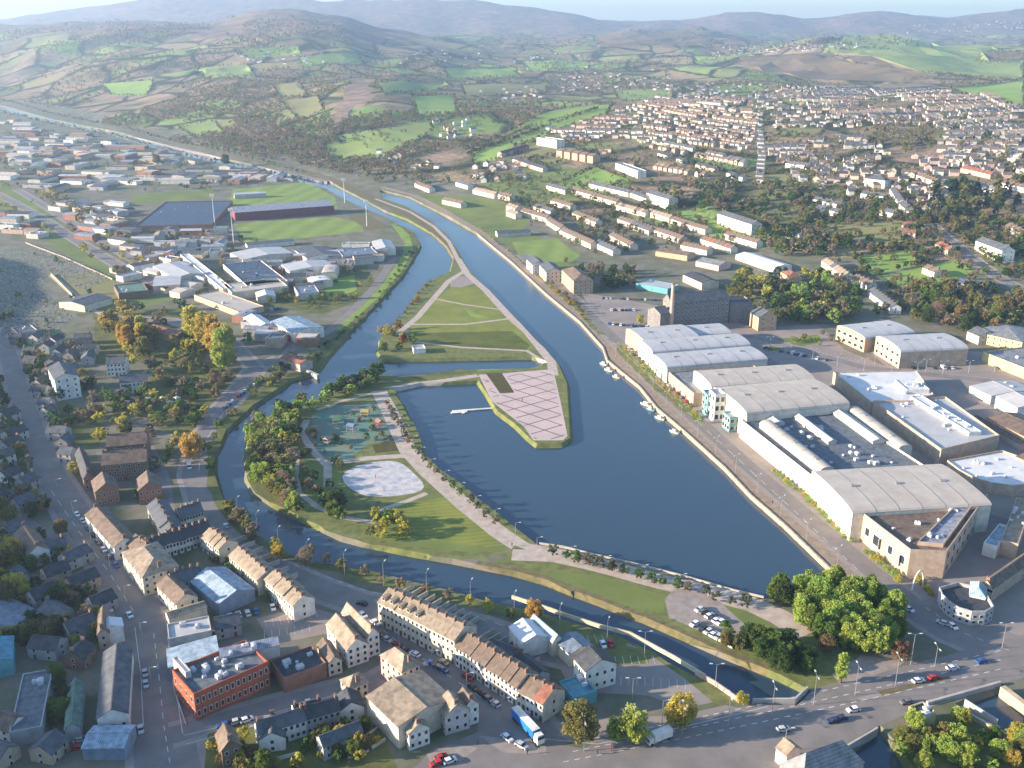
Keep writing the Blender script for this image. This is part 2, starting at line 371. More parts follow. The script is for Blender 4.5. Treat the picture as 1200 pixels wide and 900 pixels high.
def lawn_material(name, a, b_, ang, sc):
    m = mat(name, a, .95, .2, .06, col2=b_, coord='P', spec=.1)
    nt = m.node_tree; N, L = nt.nodes, nt.links; b = N['Principled BSDF']
    src = b.inputs['Base Color'].links[0].from_socket
    g = N.new('ShaderNodeNewGeometry'); mp = N.new('ShaderNodeMapping'); mp.inputs['Rotation'].default_value = (0, 0, rad(ang)); L.new(g.outputs['Position'], mp.inputs[0])
    w = N.new('ShaderNodeTexWave'); w.inputs['Scale'].default_value = sc; w.inputs['Distortion'].default_value = 3.5; w.inputs['Detail Scale'].default_value = .3; L.new(mp.outputs[0], w.inputs[0])
    x = N.new('ShaderNodeMix'); x.data_type = 'RGBA'; x.blend_type = 'MULTIPLY'; x.inputs['Factor'].default_value = .17; L.new(src, x.inputs['A']); L.new(w.outputs['Color'], x.inputs['B'])
    L.new(x.outputs['Result'], b.inputs['Base Color']); return m
GM = dict(
    hills=hill_material(),
    town=gm('town', (.21, .185, .155), (.10, .12, .055), .05),
    road=gm('road', (.235, .21, .195), (.18, .165, .155), .12, rough=.8, bump=.03),
    asphalt=gm('asphalt', (.31, .265, .235), (.23, .20, .18), .05, rough=.85, bump=.03),
    paving=gm('paving', (.34, .29, .26), (.24, .205, .185), .3, bump=.03),
    footway=gm('footway', (.32, .28, .25), (.25, .22, .20), .3, bump=.03),
    path=gm('path', (.50, .42, .36), (.36, .30, .25), .25, bump=.03),
    plaza=gm('plaza', (.55, .43, .39), (.44, .36, .34), .05, bump=.03),
    quay=gm('quay', (.33, .26, .20), (.22, .17, .13), .25),
    lawn=lawn_material('ground_lawn', (.25, .26, .06), (.17, .20, .05), 80, .10),
    dark_lawn=lawn_material('ground_lawn_low', (.15, .165, .04), (.08, .10, .03), 100, .07),
    grass=gm('grass', (.175, .215, .06), (.115, .145, .045), .03),
    bright=gm('bright_grass', (.23, .34, .075), (.18, .26, .06), .012),
    pitch=lawn_material('ground_pitch', (.24, .31, .08), (.19, .26, .07), 10, .012),
    bank=gm('bank', (.19, .20, .07), (.10, .12, .042), .22),
    brownbank=gm('brown_bank', (.20, .16, .085), (.10, .10, .045), .3),
    levee=gm('levee', (.23, .32, .07), (.16, .23, .05), .1),
    scrub=gm('scrub', (.16, .165, .055), (.075, .09, .035), .1),
    brown=gm('moor', (.20, .145, .085), (.12, .095, .05), .01),
    olive=gm('olive_field', (.235, .22, .095), (.18, .175, .07), .01),
    pasture=gm('pasture', (.22, .29, .085), (.18, .225, .07), .012),
    rock=gm('rock_face', (.30, .215, .16), (.14, .10, .07), .03),
    play=gm('play_surface', (.06, .22, .18), (.22, .19, .14), .13, bump=.02),
    pad=gm('splash_pad', (.62, .55, .50), (.30, .34, .40), .25, bump=.02),
    cemetery=gm('cemetery', (.21, .20, .17), (.12, .14, .08), .06),
    bed=gm('planting_bed', (.10, .085, .03), (.06, .06, .02), .3),
)
GNAME = dict(hills='hills', town='ground', road='road', asphalt='car_park_surface', paving='pavement', footway='pavement', path='path', plaza='plaza_paving', quay='quay_path', lawn='lawn', dark_lawn='lawn',
             grass='grass_field', bright='field', pitch='pitch', bank='river_bank', brownbank='river_bank', levee='levee', scrub='scrub_ground', brown='hill_moor', olive='field', pasture='field', rock='rock_slope',
             play='play_surface', pad='splash_pad_surface', cemetery='cemetery_ground', bed='planting_bed_ground')
WATER = [
 # ship canal and basin
 '445,222 480,231 520,251 560,274 600,307 640,344 680,377 707,407 712,422 750,453 770,478 800,503 850,548 880,580 920,615 950,644 975,668 985,690 940,700 895,699 860,691 800,674 740,659 700,650 660,640 632,636 600,613 560,582 520,550 500,533 490,505 475,474 462,456 494,449.4 558,446.7 567,460 579.4,481.4 600.8,497.4 616.8,513.4 627.4,521.5 659.5,520.9 671.5,513.4 667.5,449.4 656.8,425.4 643.5,412 611.4,377.4 590,356 563.4,329.3 547.4,310.7 537,292 525,275 505,258 480,243 450,232',
 # river, west arm
 '385,212 430,236 452,248 475,256 505,273 522,288 530,302 526,318 500,329 485,345 471,368 450,386 443,398 440,412 447,421.5 622,418.5 640,424 618,431 540,432 500,437 470,440 430,436 419,446 392,454 368,467 341,478 307,489 292,494 285,528 285,560 296,576 320,592 346,605 371,617 398,630 448,642 500,652 560,662 600,671 640,682 700,706 740,722 753,726 798,745 844,765 875,779 910,793 945,808 930,822 882,822 850,808 827,795 787,773 742,749 710,737 660,724 620,714 583,705 532,690 490,680 448,670 408,664 371,657.5 342,647 317,632.5 287,612 273,597 262,576 255,552 256,530 270,502 300,474 322,459 345,444 374,436 385,420 412,389 445,354 475,321 495,288 486,272 467,262 450,253 425,243 400,231 380,219',
 # river beyond, bright with sky
 '-30,115 0,123 60,139.5 140,155 220,176.5 300,194 360,210 390,214.5 382,220 350,213 290,198 210,181 130,158 50,142 0,130 -30,124',
 # below the bridge
 '1128,826 1150,815 1174,807 1205,838 1215,880 1190,872 1165,853',
 '985,905 992,884 1030,855 1046,872 1074,915',
]
def strip(q, w0, w1=None):
    """polyline of photo points -> polygon of the given width in metres"""
    v = [Vector(P(*p)[:2]) for p in (pts(q) if isinstance(q, str) else q)]; l = []; r = []
    for i, p in enumerate(v):
        d = (v[min(i + 1, len(v) - 1)] - v[max(i - 1, 0)]).normalized(); n = Vector((-d.y, d.x))
        w = w0 if w1 is None else w0 + (w1 - w0) * i / (len(v) - 1)
        l.append(tuple(p + n * w / 2)); r.append(tuple(p - n * w / 2))
    return l + r[::-1]
ZONES = []   # (class, world polygon)
def Z(c, q): ZONES.append((c, W(q)))
def ZS(c, q, w, w1=None):
    if c == 'road' and w >= 8 and P(*pts(q)[0])[1] < 1600: ZONES.append(('footway', strip(q, w + 5, w1 and w1 + 5)))
    ZONES.append((c, strip(q, w, w1)))
# -- west town and fields
Z('cemetery', '-30,285 60,292 135,322 100,345 60,320 50,330 95,375 60,400 -30,400')
Z('olive', '60,322 125,318 150,350 100,358')
Z('grass', '0,215 30,225 70,262 140,320 128,330 90,305 40,275 0,250'); Z('grass', '105,352 185,345 200,352 120,372 100,362')
Z('grass', '155,228 250,221 252,232 158,240'); Z('scrub', '300,340 390,318 430,312 440,330 420,352 380,368 330,362 300,355')
Z('bright', '378,330 415,322 418,340 385,352'); Z('scrub', '175,440 260,420 275,470 240,520 180,500'); Z('grass', '25,388 70,385 72,425 35,432')
Z('scrub', '110,365 215,360 240,400 240,425 110,425')
Z('pitch', '274,263 300,260 392,254 424,262 426,271 345,280 286,284'); Z('pitch', '273,222 360,213 392,231 396,244 340,249 284,252 268,240')
Z('brownbank', '408,255 425,248 455,265 432,270')
ZS('road', '-5,226 40,250 90,282 140,312 180,330', 10); ZS('road', '20,222 60,246 110,278 160,306', 8); ZS('path', '60,322 80,340 102,360 120,368', 5)
ZS('road', '-20,372 8,410 20,450 38,505 62,560 92,610 130,660 160,712 178,775 190,850 200,930', 9, 18)
ZS('road', '390,215 340,204 280,192 200,172 120,152', 9); ZS('brownbank', '400,214 350,199 290,186 220,168 150,148 60,132', 14)
ZS('road', '330,420 300,430 290,445 285,452 260,480 235,520 228,555 240,592 270,628 320,665 370,688 420,706 470,715 560,735 640,762 700,775', 12)
ZS('road', '330,420 345,405 380,392 405,372 440,335 460,305', 7); ZS('road', '300,432 270,400 200,375 120,372', 8)
ZS('road', '415,712 455,745 500,772 560,805 610,845 640,880', 16); Z('road', '560,812 640,870 700,880 700,905 540,905 480,905 505,880 560,858')
ZS('road', '200,862 260,845 330,825 400,808 440,800 480,775', 8); ZS('road', '100,650 40,620 0,590', 7); ZS('road', '160,712 250,690 300,672', 7)
Z('asphalt', '640,752 735,742 760,757 800,790 840,822 800,830 760,815 700,812 665,800'); Z('bank', '735,740 790,760 850,800 870,822 845,828 800,795 762,765 735,755')
Z('asphalt', '300,725 360,710 400,722 385,742 320,755'); Z('bank', '640,742 670,735 700,745 765,765 760,776 720,782 690,765')
Z('bank', '370,658 470,680 540,695 620,716 710,738 740,750 730,757 700,746 620,728 540,708 450,688 400,672')
Z('scrub', '240,860 285,850 330,860 450,850 470,905 240,905'); Z('grass', '0,705 55,715 90,735 90,750 0,752')
Z('asphalt', '650,862 700,842 800,838 850,826 870,830 700,872')
# -- river banks
Z('scrub', '255,552 262,576 273,597 287,612 317,632 342,647 371,657 448,670 440,680 380,668 330,655 290,630 255,600 242,560 245,520 262,490 300,460 340,438 374,424 385,432 345,444 322,459 300,474 270,502 256,530')
Z('scrub', '467,262 486,272 496,288 476,322 446,355 412,390 386,421 374,437 352,432 385,398 420,368 452,332 470,300 476,284 460,268')
Z('levee', '458,262 470,266 480,276 484,291 471,318 442,350 412,377 398,387 393,386 427,356 454,326 471,300 475,285 465,272')
# -- island, spit and peninsula
Z('bank', '440,225 480,240 545,298 620,370 680,430 685,530 600,525 555,460 430,462 436,395 500,320 515,318 520,300 470,262')
ZS('brownbank', '395,213 440,234 480,250 510,268 530,287 541,308', 16, 20); ZS('path', '440,233 480,248 508,265 526,283 537,305', 4)
Z('lawn', '528.7,336 558,336 590,363 599,374 609,383 625,407 617,411 505,407 483,399 481,380 510,352')
Z('dark_lawn', '483,390 600,388 622,405 617,410 505,405 486,398'); Z('paving', '528,328 543,323 557,332 540,337 528,336')
Z('levee', '545,362 568,371 570,374 552,371')
ZS('path', '547,316 526,329 507,351 489,372 466,391', 5); ZS('path', '537,303 547,321 569,340 590,363 603,377 617,388 633,408 646,424 649,440', 6)
ZS('path', '508,350 545,357 588,363', 2.6); ZS('path', '482,380 545,380 600,373', 3.2); ZS('path', '486,401 542,407 617,411 640,425', 3)
Z('bank', '430,420 480,421 480,441 430,441'); Z('scrub', '480,436 558,431 560,436 480,446')
ZS('path', '438,458 480,451 520,446 560,440', 5.5); ZS('levee', '561,434 600,431 636,428', 3)
Z('plaza', '590,437.5 641,433 649,436 657,471 665,511 659.5,516 625,516 614,500 590,481 576,470 561,439')
Z('bed', '569,437 588,437 603,460 586,461')
# -- park by the river bend
Z('bank', '438,455 462,455 475,474 490,505 505,536 520,551 560,583 600,614 632,636 645,642 600,652 540,610 490,560 460,505')
Z('bank', '445,460 480,530 510,570 605,645 560,656 480,652 430,638 360,614 300,578 284,545 286,500 310,488 370,467 420,447')
Z('scrub', '288,500 340,482 360,490 352,560 350,605 330,602 300,577 286,550'); Z('grass', '455,592 520,580 600,640 560,648 480,640 430,628 440,605')
Z('lawn', '462,592 520,583 596,638 570,641 505,633 462,610'); Z('grass', '355,540 400,540 400,600 360,602')
Z('play', '366,486 400,475 438,471 456,483 466,515 432,520 408,538 376,536 364,512'); Z('bed', '436,521 470,517 478,527 440,531')
ZONES.append(('pad', [tuple(a) for a in [P(449 + 46 * math.cos(t) + 5 * math.sin(3 * t), 563 + 21 * math.sin(t) + 2 * math.cos(2 * t))[:2] for t in np.linspace(0, 2 * math.pi, 25)[:-1]]]))
ZS('path', '360,492 352,506 368,530 384,546 384,570', 4); ZS('path', '382,543 430,537 476,534', 5); ZS('path', '348,528 346,560 350,577 372,594 400,606 440,612', 3)
ZS('path', '372,480 400,470 440,460', 3); ZS('path', '445,598 480,586 500,578', 3)
ZS('path', '444,458 458,485 478,528 500,552 545,592 585,624 612,642 645,648 700,660 770,679 830,693 880,706 915,722 945,742', 9)
# -- land between basin and river
Z('bank', '605,640 640,652 700,668 780,692 860,705 930,735 1010,760 1030,790 945,806 900,792 844,765 798,745 740,722 700,706 640,682 600,671 560,662 590,655')
Z('grass', '650,668 700,674 780,698 776,716 740,712 690,692 640,674'); Z('grass', '830,702 870,708 905,730 925,745 900,748 868,728')
ZS('path', '600,650 650,652 700,663 770,682 830,696 880,709 912,724 945,744', 9); Z('paving', '779,702 790,690 815,690 842,704 876,735 866,757 850,755 800,730 784,724')
ZS('brownbank', '560,659 600,667.5 640,679 700,702 753,722 798,741 844,761 900,785', 4)
# -- east quay, shopping centre ground and roads
Z('grass', '482,226 560,230 625,250 612,270 680,296 668,309 700,335 690,350 650,330 600,290 560,268 520,246')
Z('pitch', '600,284 652,279 680,300 668,307 612,307'); Z('grass', '560,214 640,190 742,208 735,226 690,234 640,238 590,228')
Z('asphalt', '680,342 850,372 880,384 960,380 990,410 1040,430 1250,440 1250,790 1060,712 980,675 960,640 830,505 720,405')
Z('asphalt', '1000,395 1210,420 1210,440 1050,440'); Z('grass', '905,398 960,392 965,402 900,412')
ZS('quay', '447,219 485,229 522,248 563,272 603,305 643,341 684,374 716,412 755,450 805,500 855,545 925,612 985,668 1020,705', 9)
ZS('road', '612,298 652,332 690,368 725,402 765,445 815,490 870,540 940,600 1010,660 1075,712', 9); ZS('bank', '630,322 670,356 705,392', 4)
ZS('bank', '725,408 760,446 790,470 822,495', 5)
ZS('road', '1075,705 1120,735 1180,760 1240,775', 22); ZS('road', '895,420 940,448 1000,500 1060,550 1110,590 1200,620', 8); ZS('road', '870,392 940,410 1010,430 1100,440 1210,452', 8)
ZS('road', '960,380 1000,392 1060,420', 7); ZS('road', '1090,262 1130,295 1170,325 1210,345', 10)
Z('paving', '975,790 1010,768 1060,775 1040,792 985,803'); Z('scrub', '1000,905 1046,872 1070,850 1120,832 1165,853 1190,872 1215,905'); Z('bank', '985,905 930,885 990,872')
Z('road', '640,905 700,868 790,850 850,832 900,822 940,810 1000,798 1060,780 1110,768 1160,752 1215,740 1215,790 1170,802 1085,826 1060,838 1020,855 985,875 940,895 900,915 640,915')
# -- fields up the slope
for q in ('380,170 502,141 508,153 445,185 385,187', '552,178 640,132 720,121 712,133 640,158 580,188 556,190', '440,98 520,95 530,102 450,112', '482,113 532,112 536,132 490,136',
          '1034,323 1120,304 1142,317 1092,341 1052,336', '1000,302 1066,292 1080,311 1022,322', '958,55 1090,49 1200,62 1200,94 1110,86 1000,74', '1112,103 1200,94 1200,126 1135,113',
          '640,222 700,196 735,210 700,230', '120,98 180,94 172,112 130,112', '280,58 350,54 352,64 290,68', '230,80 290,76 300,90 240,92', '720,106 790,104 785,120 725,118', '520,80 600,78 610,90 525,92', '610,72 690,72 690,82 620,84', '350,68 420,64 425,74 355,80'):
    Z(R.choice(('bright', 'pasture')), q)
for q in ('545,176 600,152 640,150 560,178', '600,168 660,165 690,180 640,196 612,185', '910,150 966,150 962,161 915,161', '890,205 960,200 950,212 900,214', '1080,150 1120,150 1130,165 1085,168', '940,262 1060,258 1060,290 960,292', '320,100 350,96 360,112 330,116', '540,100 640,96 640,108 545,112', '700,84 780,82 780,90 710,94'):
    Z('olive', q)
for q in ('868,66 960,62 1100,88 1080,97 940,92 860,76', '660,150 740,150 740,166 680,168', '690,40 850,36 830,54 700,56', '1150,60 1200,58 1200,70 1160,72'): Z('brown', q)
Z('rock', '385,142 390,128 402,118 404,104 412,98 424,92 434,97 430,106 440,112 430,120 422,128 414,126 408,138 396,148')
Z('brown', '250,150 300,140 340,150 330,165 270,165'); Z('brown', '160,128 220,118 240,128 190,140'); Z('olive', '330,120 372,112 380,130 350,140'); Z('pasture', '210,150 250,142 262,154 225,160'); Z('pasture', '390,160 440,150 446,158 400,168')
Z('paving', '560,862 600,866 640,874 640,884 590,882'); Z('paving', '500,884 530,872 560,876 540,892 505,896'); ZS('brownbank', '1030,812 1070,803 1112,793', 2.2); Z('paving', '1005,818 1030,812 1034,816 1010,822'); Z('road', '112,530 180,522 200,560 205,600 195,604 188,565 172,534 116,540'); Z('scrub', '60,470 120,480 118,525 70,520')
# ---- triangulate
WP = [W(q) for q in WATER]
def pip(poly, X, Y):
    p = np.array(poly); x0, y0 = p.min(0); x1, y1 = p.max(0)
    ins = np.zeros(len(X), bool); c = np.nonzero((X >= x0) & (X <= x1) & (Y >= y0) & (Y <= y1))[0]
    if len(c) == 0: return ins
    x, y = X[c], Y[c]; r = np.zeros(len(c), bool); n = len(p)
    for i in range(n):
        ax, ay = p[i]; bx, by = p[(i + 1) % n]
        if ay == by: continue
        r ^= ((ay > y) != (by > y)) & (x < (bx - ax) * (y - ay) / (by - ay) + ax)
    ins[c] = r; return ins
def offset(poly, d):
    v = [Vector(p) for p in poly]; n = len(v); a = sum(v[i].x * v[(i + 1) % n].y - v[(i + 1) % n].x * v[i].y for i in range(n)); s = 1 if a > 0 else -1; o = []
    for i in range(n):
        e1 = (v[i] - v[i - 1]).normalized(); e2 = (v[(i + 1) % n] - v[i]).normalized()
        n1 = Vector((e1.y, -e1.x)) * s; n2 = Vector((e2.y, -e2.x)) * s; m = (n1 + n2)
        m = m.normalized() if m.length > .1 else n1
        o.append(tuple(v[i] + m * d / max(.5, m.dot(n1))))
    return o
def dens(poly, mx):
    o = []; n = len(poly)
    for i in range(n):
        a, b = poly[i], poly[(i + 1) % n]; d = math.hypot(a[0] - b[0], a[1] - b[1]); m = mx * (1 + max(0, a[1] - 900) / 400); k = max(1, min(60, int(d / m)))
        o += [(a[0] + (b[0] - a[0]) * t / k, a[1] + (b[1] - a[1]) * t / k) for t in range(k)]
    return o
V, E_ = [], []
def addloop(poly):
    n = len(V); V.extend(poly); k = len(poly); E_.extend((n + i, n + (i + 1) % k) for i in range(k))
def roughen(poly, amp):
    v = dens(poly, 9); return [(x + amp * (R.random() - .5), y + amp * (R.random() - .5)) for x, y in v]
WP = [roughen(p, .9) if i in (1,) else dens(p, 20) for i, p in enumerate(WP)]
for p in WP: addloop(p); addloop(offset(p, 1.6))
NAT = {'bank', 'scrub', 'grass', 'brownbank', 'brown', 'olive', 'rock', 'cemetery'}
ZONES = [(c, roughen(p, 2.5 if c in ('bank', 'scrub') else 1.2) if c in NAT and min(q[1] for q in p) < 900 else dens(p, 40)) for c, p in ZONES]
for c, p in ZONES: addloop(p)
yr = np.exp(np.linspace(math.log(760), math.log(15500), 165))
for i, y in enumerate(yr):
    us = np.linspace(-.85, .85, 150) if y < 9000 else np.linspace(-.85, .85, 110)
    dep = y * cs + 68
    for u in us + (i % 2) * .005:
        V.append((u * dep + R.uniform(-.1, .1), y + R.uniform(-.001, .001) * y))
for y in range(-300, 760, 60):
    for x in range(-900, 901, 60): V.append((x + R.uniform(-3, 3), y + R.uniform(-3, 3)))
addloop([(-30000, -400), (30000, -400), (30000, 15990), (-30000, 15990)])
res = delaunay_2d_cdt([Vector(v) for v in V], E_, [], 0, 1e-3, False)
vv = np.array([tuple(v) for v in res[0]]); ff = np.array([f for f in res[2] if len(f) == 3])
X, Y = vv[:, 0], vv[:, 1]
CX, CY = X[ff].mean(1), Y[ff].mean(1)
Zv = HT(X, Y)
cls = np.zeros(len(ff), int)
names = ['town', 'hills'] + [c for c in GM if c not in ('town', 'hills')]
zc = HT(CX, CY); cls[(zc > 5) | (CY > 3000) | (np.abs(CX) > 3000)] = 1
for c, p in ZONES: cls[pip(p, CX, CY)] = names.index(c)
wat = np.zeros(len(ff), bool)
WLEV = -1.9
for p in WP:
    wat |= pip(p, CX, CY)
    q = np.array(p); q2 = np.roll(q, -1, 0)
    x0, y0 = q.min(0) - 1; x1, y1 = q.max(0) + 1
    c = np.nonzero((X > x0) & (X < x1) & (Y > y0) & (Y < y1))[0]
    dmin = np.full(len(c), 1e9)
    for a, b in zip(q, q2):
        d = b - a; t = np.clip(((X[c] - a[0]) * d[0] + (Y[c] - a[1]) * d[1]) / (d @ d + 1e-9), 0, 1)
        dmin = np.minimum(dmin, (X[c] - a[0] - t * d[0]) ** 2 + (Y[c] - a[1] - t * d[1]) ** 2)
    Zv[c[dmin < .01]] = -2.3
    Zv[c[pip(p, X[c], Y[c])]] = -2.3
# the carriageway over the bridge keeps its height
ROADP = [p for c, p in ZONES if c == 'road'][-1]
brid = pip(ROADP, CX, CY)
Zv[pip(offset(ROADP, 1.0), X, Y)] = np.maximum(Zv[pip(offset(ROADP, 1.0), X, Y)], 0)
wat &= ~brid
def sheet(name, m, fs, z=None):
    u, inv = np.unique(fs, return_inverse=True); inv = inv.reshape(-1, 3)
    me = bpy.data.meshes.new(name); zz = Zv[u] if z is None else np.full(len(u), z)
    me.from_pydata(np.column_stack([X[u], Y[u], zz]).tolist(), [], inv.tolist()); me.materials.append(m)
    o = link(name, me); tag(o, kind='structure')
    if name == 'hills': me.polygons.foreach_set('use_smooth', [True] * len(me.polygons))
    return o
for k, nme in enumerate(names):
    f = ff[(cls == k) & ~wat]
    if len(f): sheet(GNAME[nme], GM[nme], f)
wm_ = bpy.data.materials.new('river_water'); wm_.use_nodes = True; N, L = wm_.node_tree.nodes, wm_.node_tree.links
b = N['Principled BSDF']; b.inputs['Base Color'].default_value = rgb(.030, .058, .088); b.inputs['Roughness'].default_value = .1; b.inputs['Specular IOR Level'].default_value = .5
g = N.new('ShaderNodeNewGeometry'); n = N.new('ShaderNodeTexNoise'); n.inputs['Scale'].default_value = .6; n.inputs['Detail'].default_value = 4; L.new(g.outputs['Position'], n.inputs['Vector'])
n3 = N.new('ShaderNodeTexNoise'); n3.inputs['Scale'].default_value = .012; n3.inputs['Detail'].default_value = 4; L.new(g.outputs['Position'], n3.inputs['Vector']); m3 = N.new('ShaderNodeMapRange'); m3.inputs['From Min'].default_value = .35; m3.inputs['From Max'].default_value = .65; m3.inputs['To Min'].default_value = .05; m3.inputs['To Max'].default_value = .22; L.new(n3.outputs['Fac'], m3.inputs['Value']); L.new(m3.outputs[0], b.inputs['Roughness'])
bp = N.new('ShaderNodeBump'); bp.inputs['Strength'].default_value = .05; bp.inputs['Distance'].default_value = .4; L.new(n.outputs['Fac'], bp.inputs['Height']); L.new(bp.outputs[0], b.inputs['Normal'])
sheet('water', wm_, ff[wat], WLEV)
def in_water(x, y): 
    a, b = np.array([x]), np.array([y]); return any(pip(p, a, b)[0] for p in WP)
# ---- flat painted things
def flat_strips(name, segs, m, dz=.03, kind='structure'):
    b = MB()
    for p0, p1, w in segs:
        a, c = P(*p0), P(*p1); d = Vector((c[0] - a[0], c[1] - a[1])); 
        if d.length < .1: continue
        d.normalize(); n = Vector((-d.y, d.x)) * w / 2
        b.poly([(a[0] - n.x, a[1] - n.y, a[2] + dz), (c[0] - n.x, c[1] - n.y, c[2] + dz), (c[0] + n.x, c[1] + n.y, c[2] + dz), (a[0] + n.x, a[1] + n.y, a[2] + dz)])
    return tag(link(name, b.mesh(name, [m])), kind=kind)
# ------------------------------------------------------------------ trees
TC = dict(green=(.15, .22, .05), dark=(.065, .11, .035), lime=(.36, .45, .10), olive=(.235, .215, .075), yellow=(.50, .42, .09), orange=(.50, .33, .09), bare=(.30, .225, .155), red=(.26, .10, .05), grey=(.15, .16, .10), conifer=(.024, .046, .028), rust=(.25, .17, .09))
TW = dict(green='green', dark='dark green', lime='bright lime green', olive='olive green', yellow='yellow-green', orange='orange', bare='bare brown', red='red-leaved', grey='grey-green', conifer='blackish conifer', rust='russet')
def lm(c): return mat('leaves_' + c, TC[c], .9, .35, .35, isl=.3, spec=.1, kind='leaf')
def crown_pts(rng, kind, nc, nl):
    """leaf centres, clump by clump, for a tree one unit tall"""
    out = []
    for k in range(nc):
        a = rng.random() * 2 * math.pi; t = rng.random()
        if kind == 'round': z = .22 + .74 * t; r = .38 * math.sqrt(max(.05, 1 - ((z - .55) / .47) ** 2)) * rng.uniform(.4, 1)
        elif kind == 'tall': z = .2 + .76 * t; r = .13 * math.sqrt(max(.05, 1 - ((z - .5) / .52) ** 2)) * rng.uniform(.3, 1.1)
        elif kind == 'oval': z = .12 + .84 * t; r = .19 * math.sqrt(max(.05, 1 - ((z - .5) / .5) ** 2)) * rng.uniform(.35, 1.05)
        elif kind == 'cone': z = .15 + .8 * t; r = .22 * (1.02 - z) * rng.uniform(.5, 1.15)
        else: z = .1 + .62 * t; r = .52 * math.sqrt(max(.05, 1 - ((z - .35) / .55) ** 2)) * rng.uniform(.3, 1)
        s = {'round': .095, 'tall': .07, 'cone': .07, 'oval': .07, 'bush': .19}[kind] * rng.uniform(.7, 1.25)
        cx, cy = r * math.cos(a), r * math.sin(a)
        for _ in range(nl):
            d = Vector((rng.gauss(0, 1), rng.gauss(0, 1), rng.gauss(0, .8))).normalized() * s * rng.uniform(.55, 1.08)
            out.append((cx + d.x, cy + d.y, max(.03, z + d.z)))
    return np.array(out)
def leaf_quads(rng, c, sz, flat=.0):
    n = len(c); rs = np.random.RandomState(rng.randrange(10 ** 6))
    a = rs.normal(size=(n, 3)); a /= np.linalg.norm(a, axis=1)[:, None]
    b = rs.normal(size=(n, 3)); b -= (b * a).sum(1)[:, None] * a; b /= np.linalg.norm(b, axis=1)[:, None]
    s = sz * rs.uniform(.6, 1.3, (n, 1))
    v = np.stack([c - a * s - b * s * .6, c + a * s - b * s * .6, c + a * s * .7 + b * s * .7, c - a * s * .8 + b * s * .6], 1).reshape(-1, 3)
    return v
def crown_mesh(kind, col, var):
    rng = random.Random(var * 31 + len(kind))
    nc, nl, sz = {'round': (100, 44, .025), 'tall': (54, 44, .022), 'oval': (110, 46, .020), 'cone': (46, 40, .022), 'bush': (40, 50, .036)}[kind]
    if col == 'bare': nl = int(nl * .6); sz *= .75
    v = leaf_quads(rng, crown_pts(rng, kind, nc, nl), sz); n = len(v) // 4
    me = bpy.data.meshes.new('crown'); me.from_pydata(v.tolist(), [], np.arange(n * 4).reshape(-1, 4).tolist()); me.materials.append(lm(col)); return me
def trunk_mesh(kind, var):
    b = MB(); rng = random.Random(var); top = {'round': .55, 'tall': .8, 'cone': .9, 'oval': .8, 'bush': .4}[kind]
    b.tube((0, 0, -.03), (.01, 0, top), .028, .008, 6)
    if kind in ('round', 'bush'):
        for k in range(6):
            a = k * 1.05 + rng.random(); z = top * rng.uniform(.45, .9); l = rng.uniform(.18, .3)
            b.tube((0, 0, z), (l * math.cos(a), l * math.sin(a), z + l * .9), .012, .003, 4)
    return b.mesh('trunk', [M_bark])
TREES = []
def tree(x, y, z, h, kind, col, desc, group=None, own=None): TREES.append((x, y, z, h, kind, col, desc, group, own))
def ptree(px, py, h, kind, col, own): 
    x, y, z = P(px, py); tree(x, y, z, h, kind, col, None, None, own)
def inpoly_px(poly):
    xs = [p[0] for p in poly]; ys = [p[1] for p in poly]
    while True:
        x, y = R.uniform(min(xs), max(xs)), R.uniform(min(ys), max(ys))
        if pip(poly, np.array([x]), np.array([y]))[0]: return x, y
ZB = []
BLOCK = {'footway', 'road', 'pitch', 'paving', 'plaza', 'path', 'pad', 'asphalt', 'quay'}
def blocked(x, y, cl=BLOCK):
    if not ZB: ZB.extend((k, p, min(q[0] for q in p), max(q[0] for q in p), min(q[1] for q in p), max(q[1] for q in p)) for k, p in reversed(ZONES))
    a, b = np.array([x]), np.array([y])
    for k, p, x0, x1, y0, y1 in ZB:
        if x0 < x < x1 and y0 < y < y1 and pip(p, a, b)[0]: return k in cl
    return False
OCC = {}
def occ(x, y, r, add=True):
    for i in range(int((x - r - 20) // 20), int((x + r + 20) // 20) + 1):
        for j in range(int((y - r - 20) // 20), int((y + r + 20) // 20) + 1):
            for a, b, q in OCC.get((i, j), ()):
                if (a - x) ** 2 + (b - y) ** 2 < (q + r) ** 2: return True
    if add: OCC.setdefault((int(x // 20), int(y // 20)), []).append((x, y, r))
    return False
def grove(q, n, mix, h0, h1, desc, kind='round', wet=False, block=BLOCK):
    poly = pts(q); k = 0; g = 0
    while k < n and g < n * 6:
        g += 1; px, py = inpoly_px(poly); x, y, z = P(px, py)
        if in_water(x, y) or (block and blocked(x, y, block)) or occ(x, y, 0.6, False): continue
        c = R.choice(mix.split()); kd = kind
        if ':' in c: c, kd = c.split(':')
        if c == 'conifer': kd = 'cone'
        tree(x, y, z, R.uniform(h0, h1), kd, c, desc, 'trees ' + desc); k += 1
def avenue(q, n, col, h, desc, kind='round', j=.8):
    v = [P(*p) for p in pts(q)]; d = [0]
    for a, b in zip(v, v[1:]): d.append(d[-1] + math.hypot(a[0] - b[0], a[1] - b[1]))
    for i in range(n):
        t = (i + .5) / n * d[-1]; x = np.interp(t, d, [p[0] for p in v]); y = np.interp(t, d, [p[1] for p in v])
        tree(float(x) + R.uniform(-j, j), float(y) + R.uniform(-j, j), 0 if y < 740 else float(HT(x, y)), h * R.uniform(.75, 1.2), kind, R.choice(col.split()), desc, 'trees ' + desc)
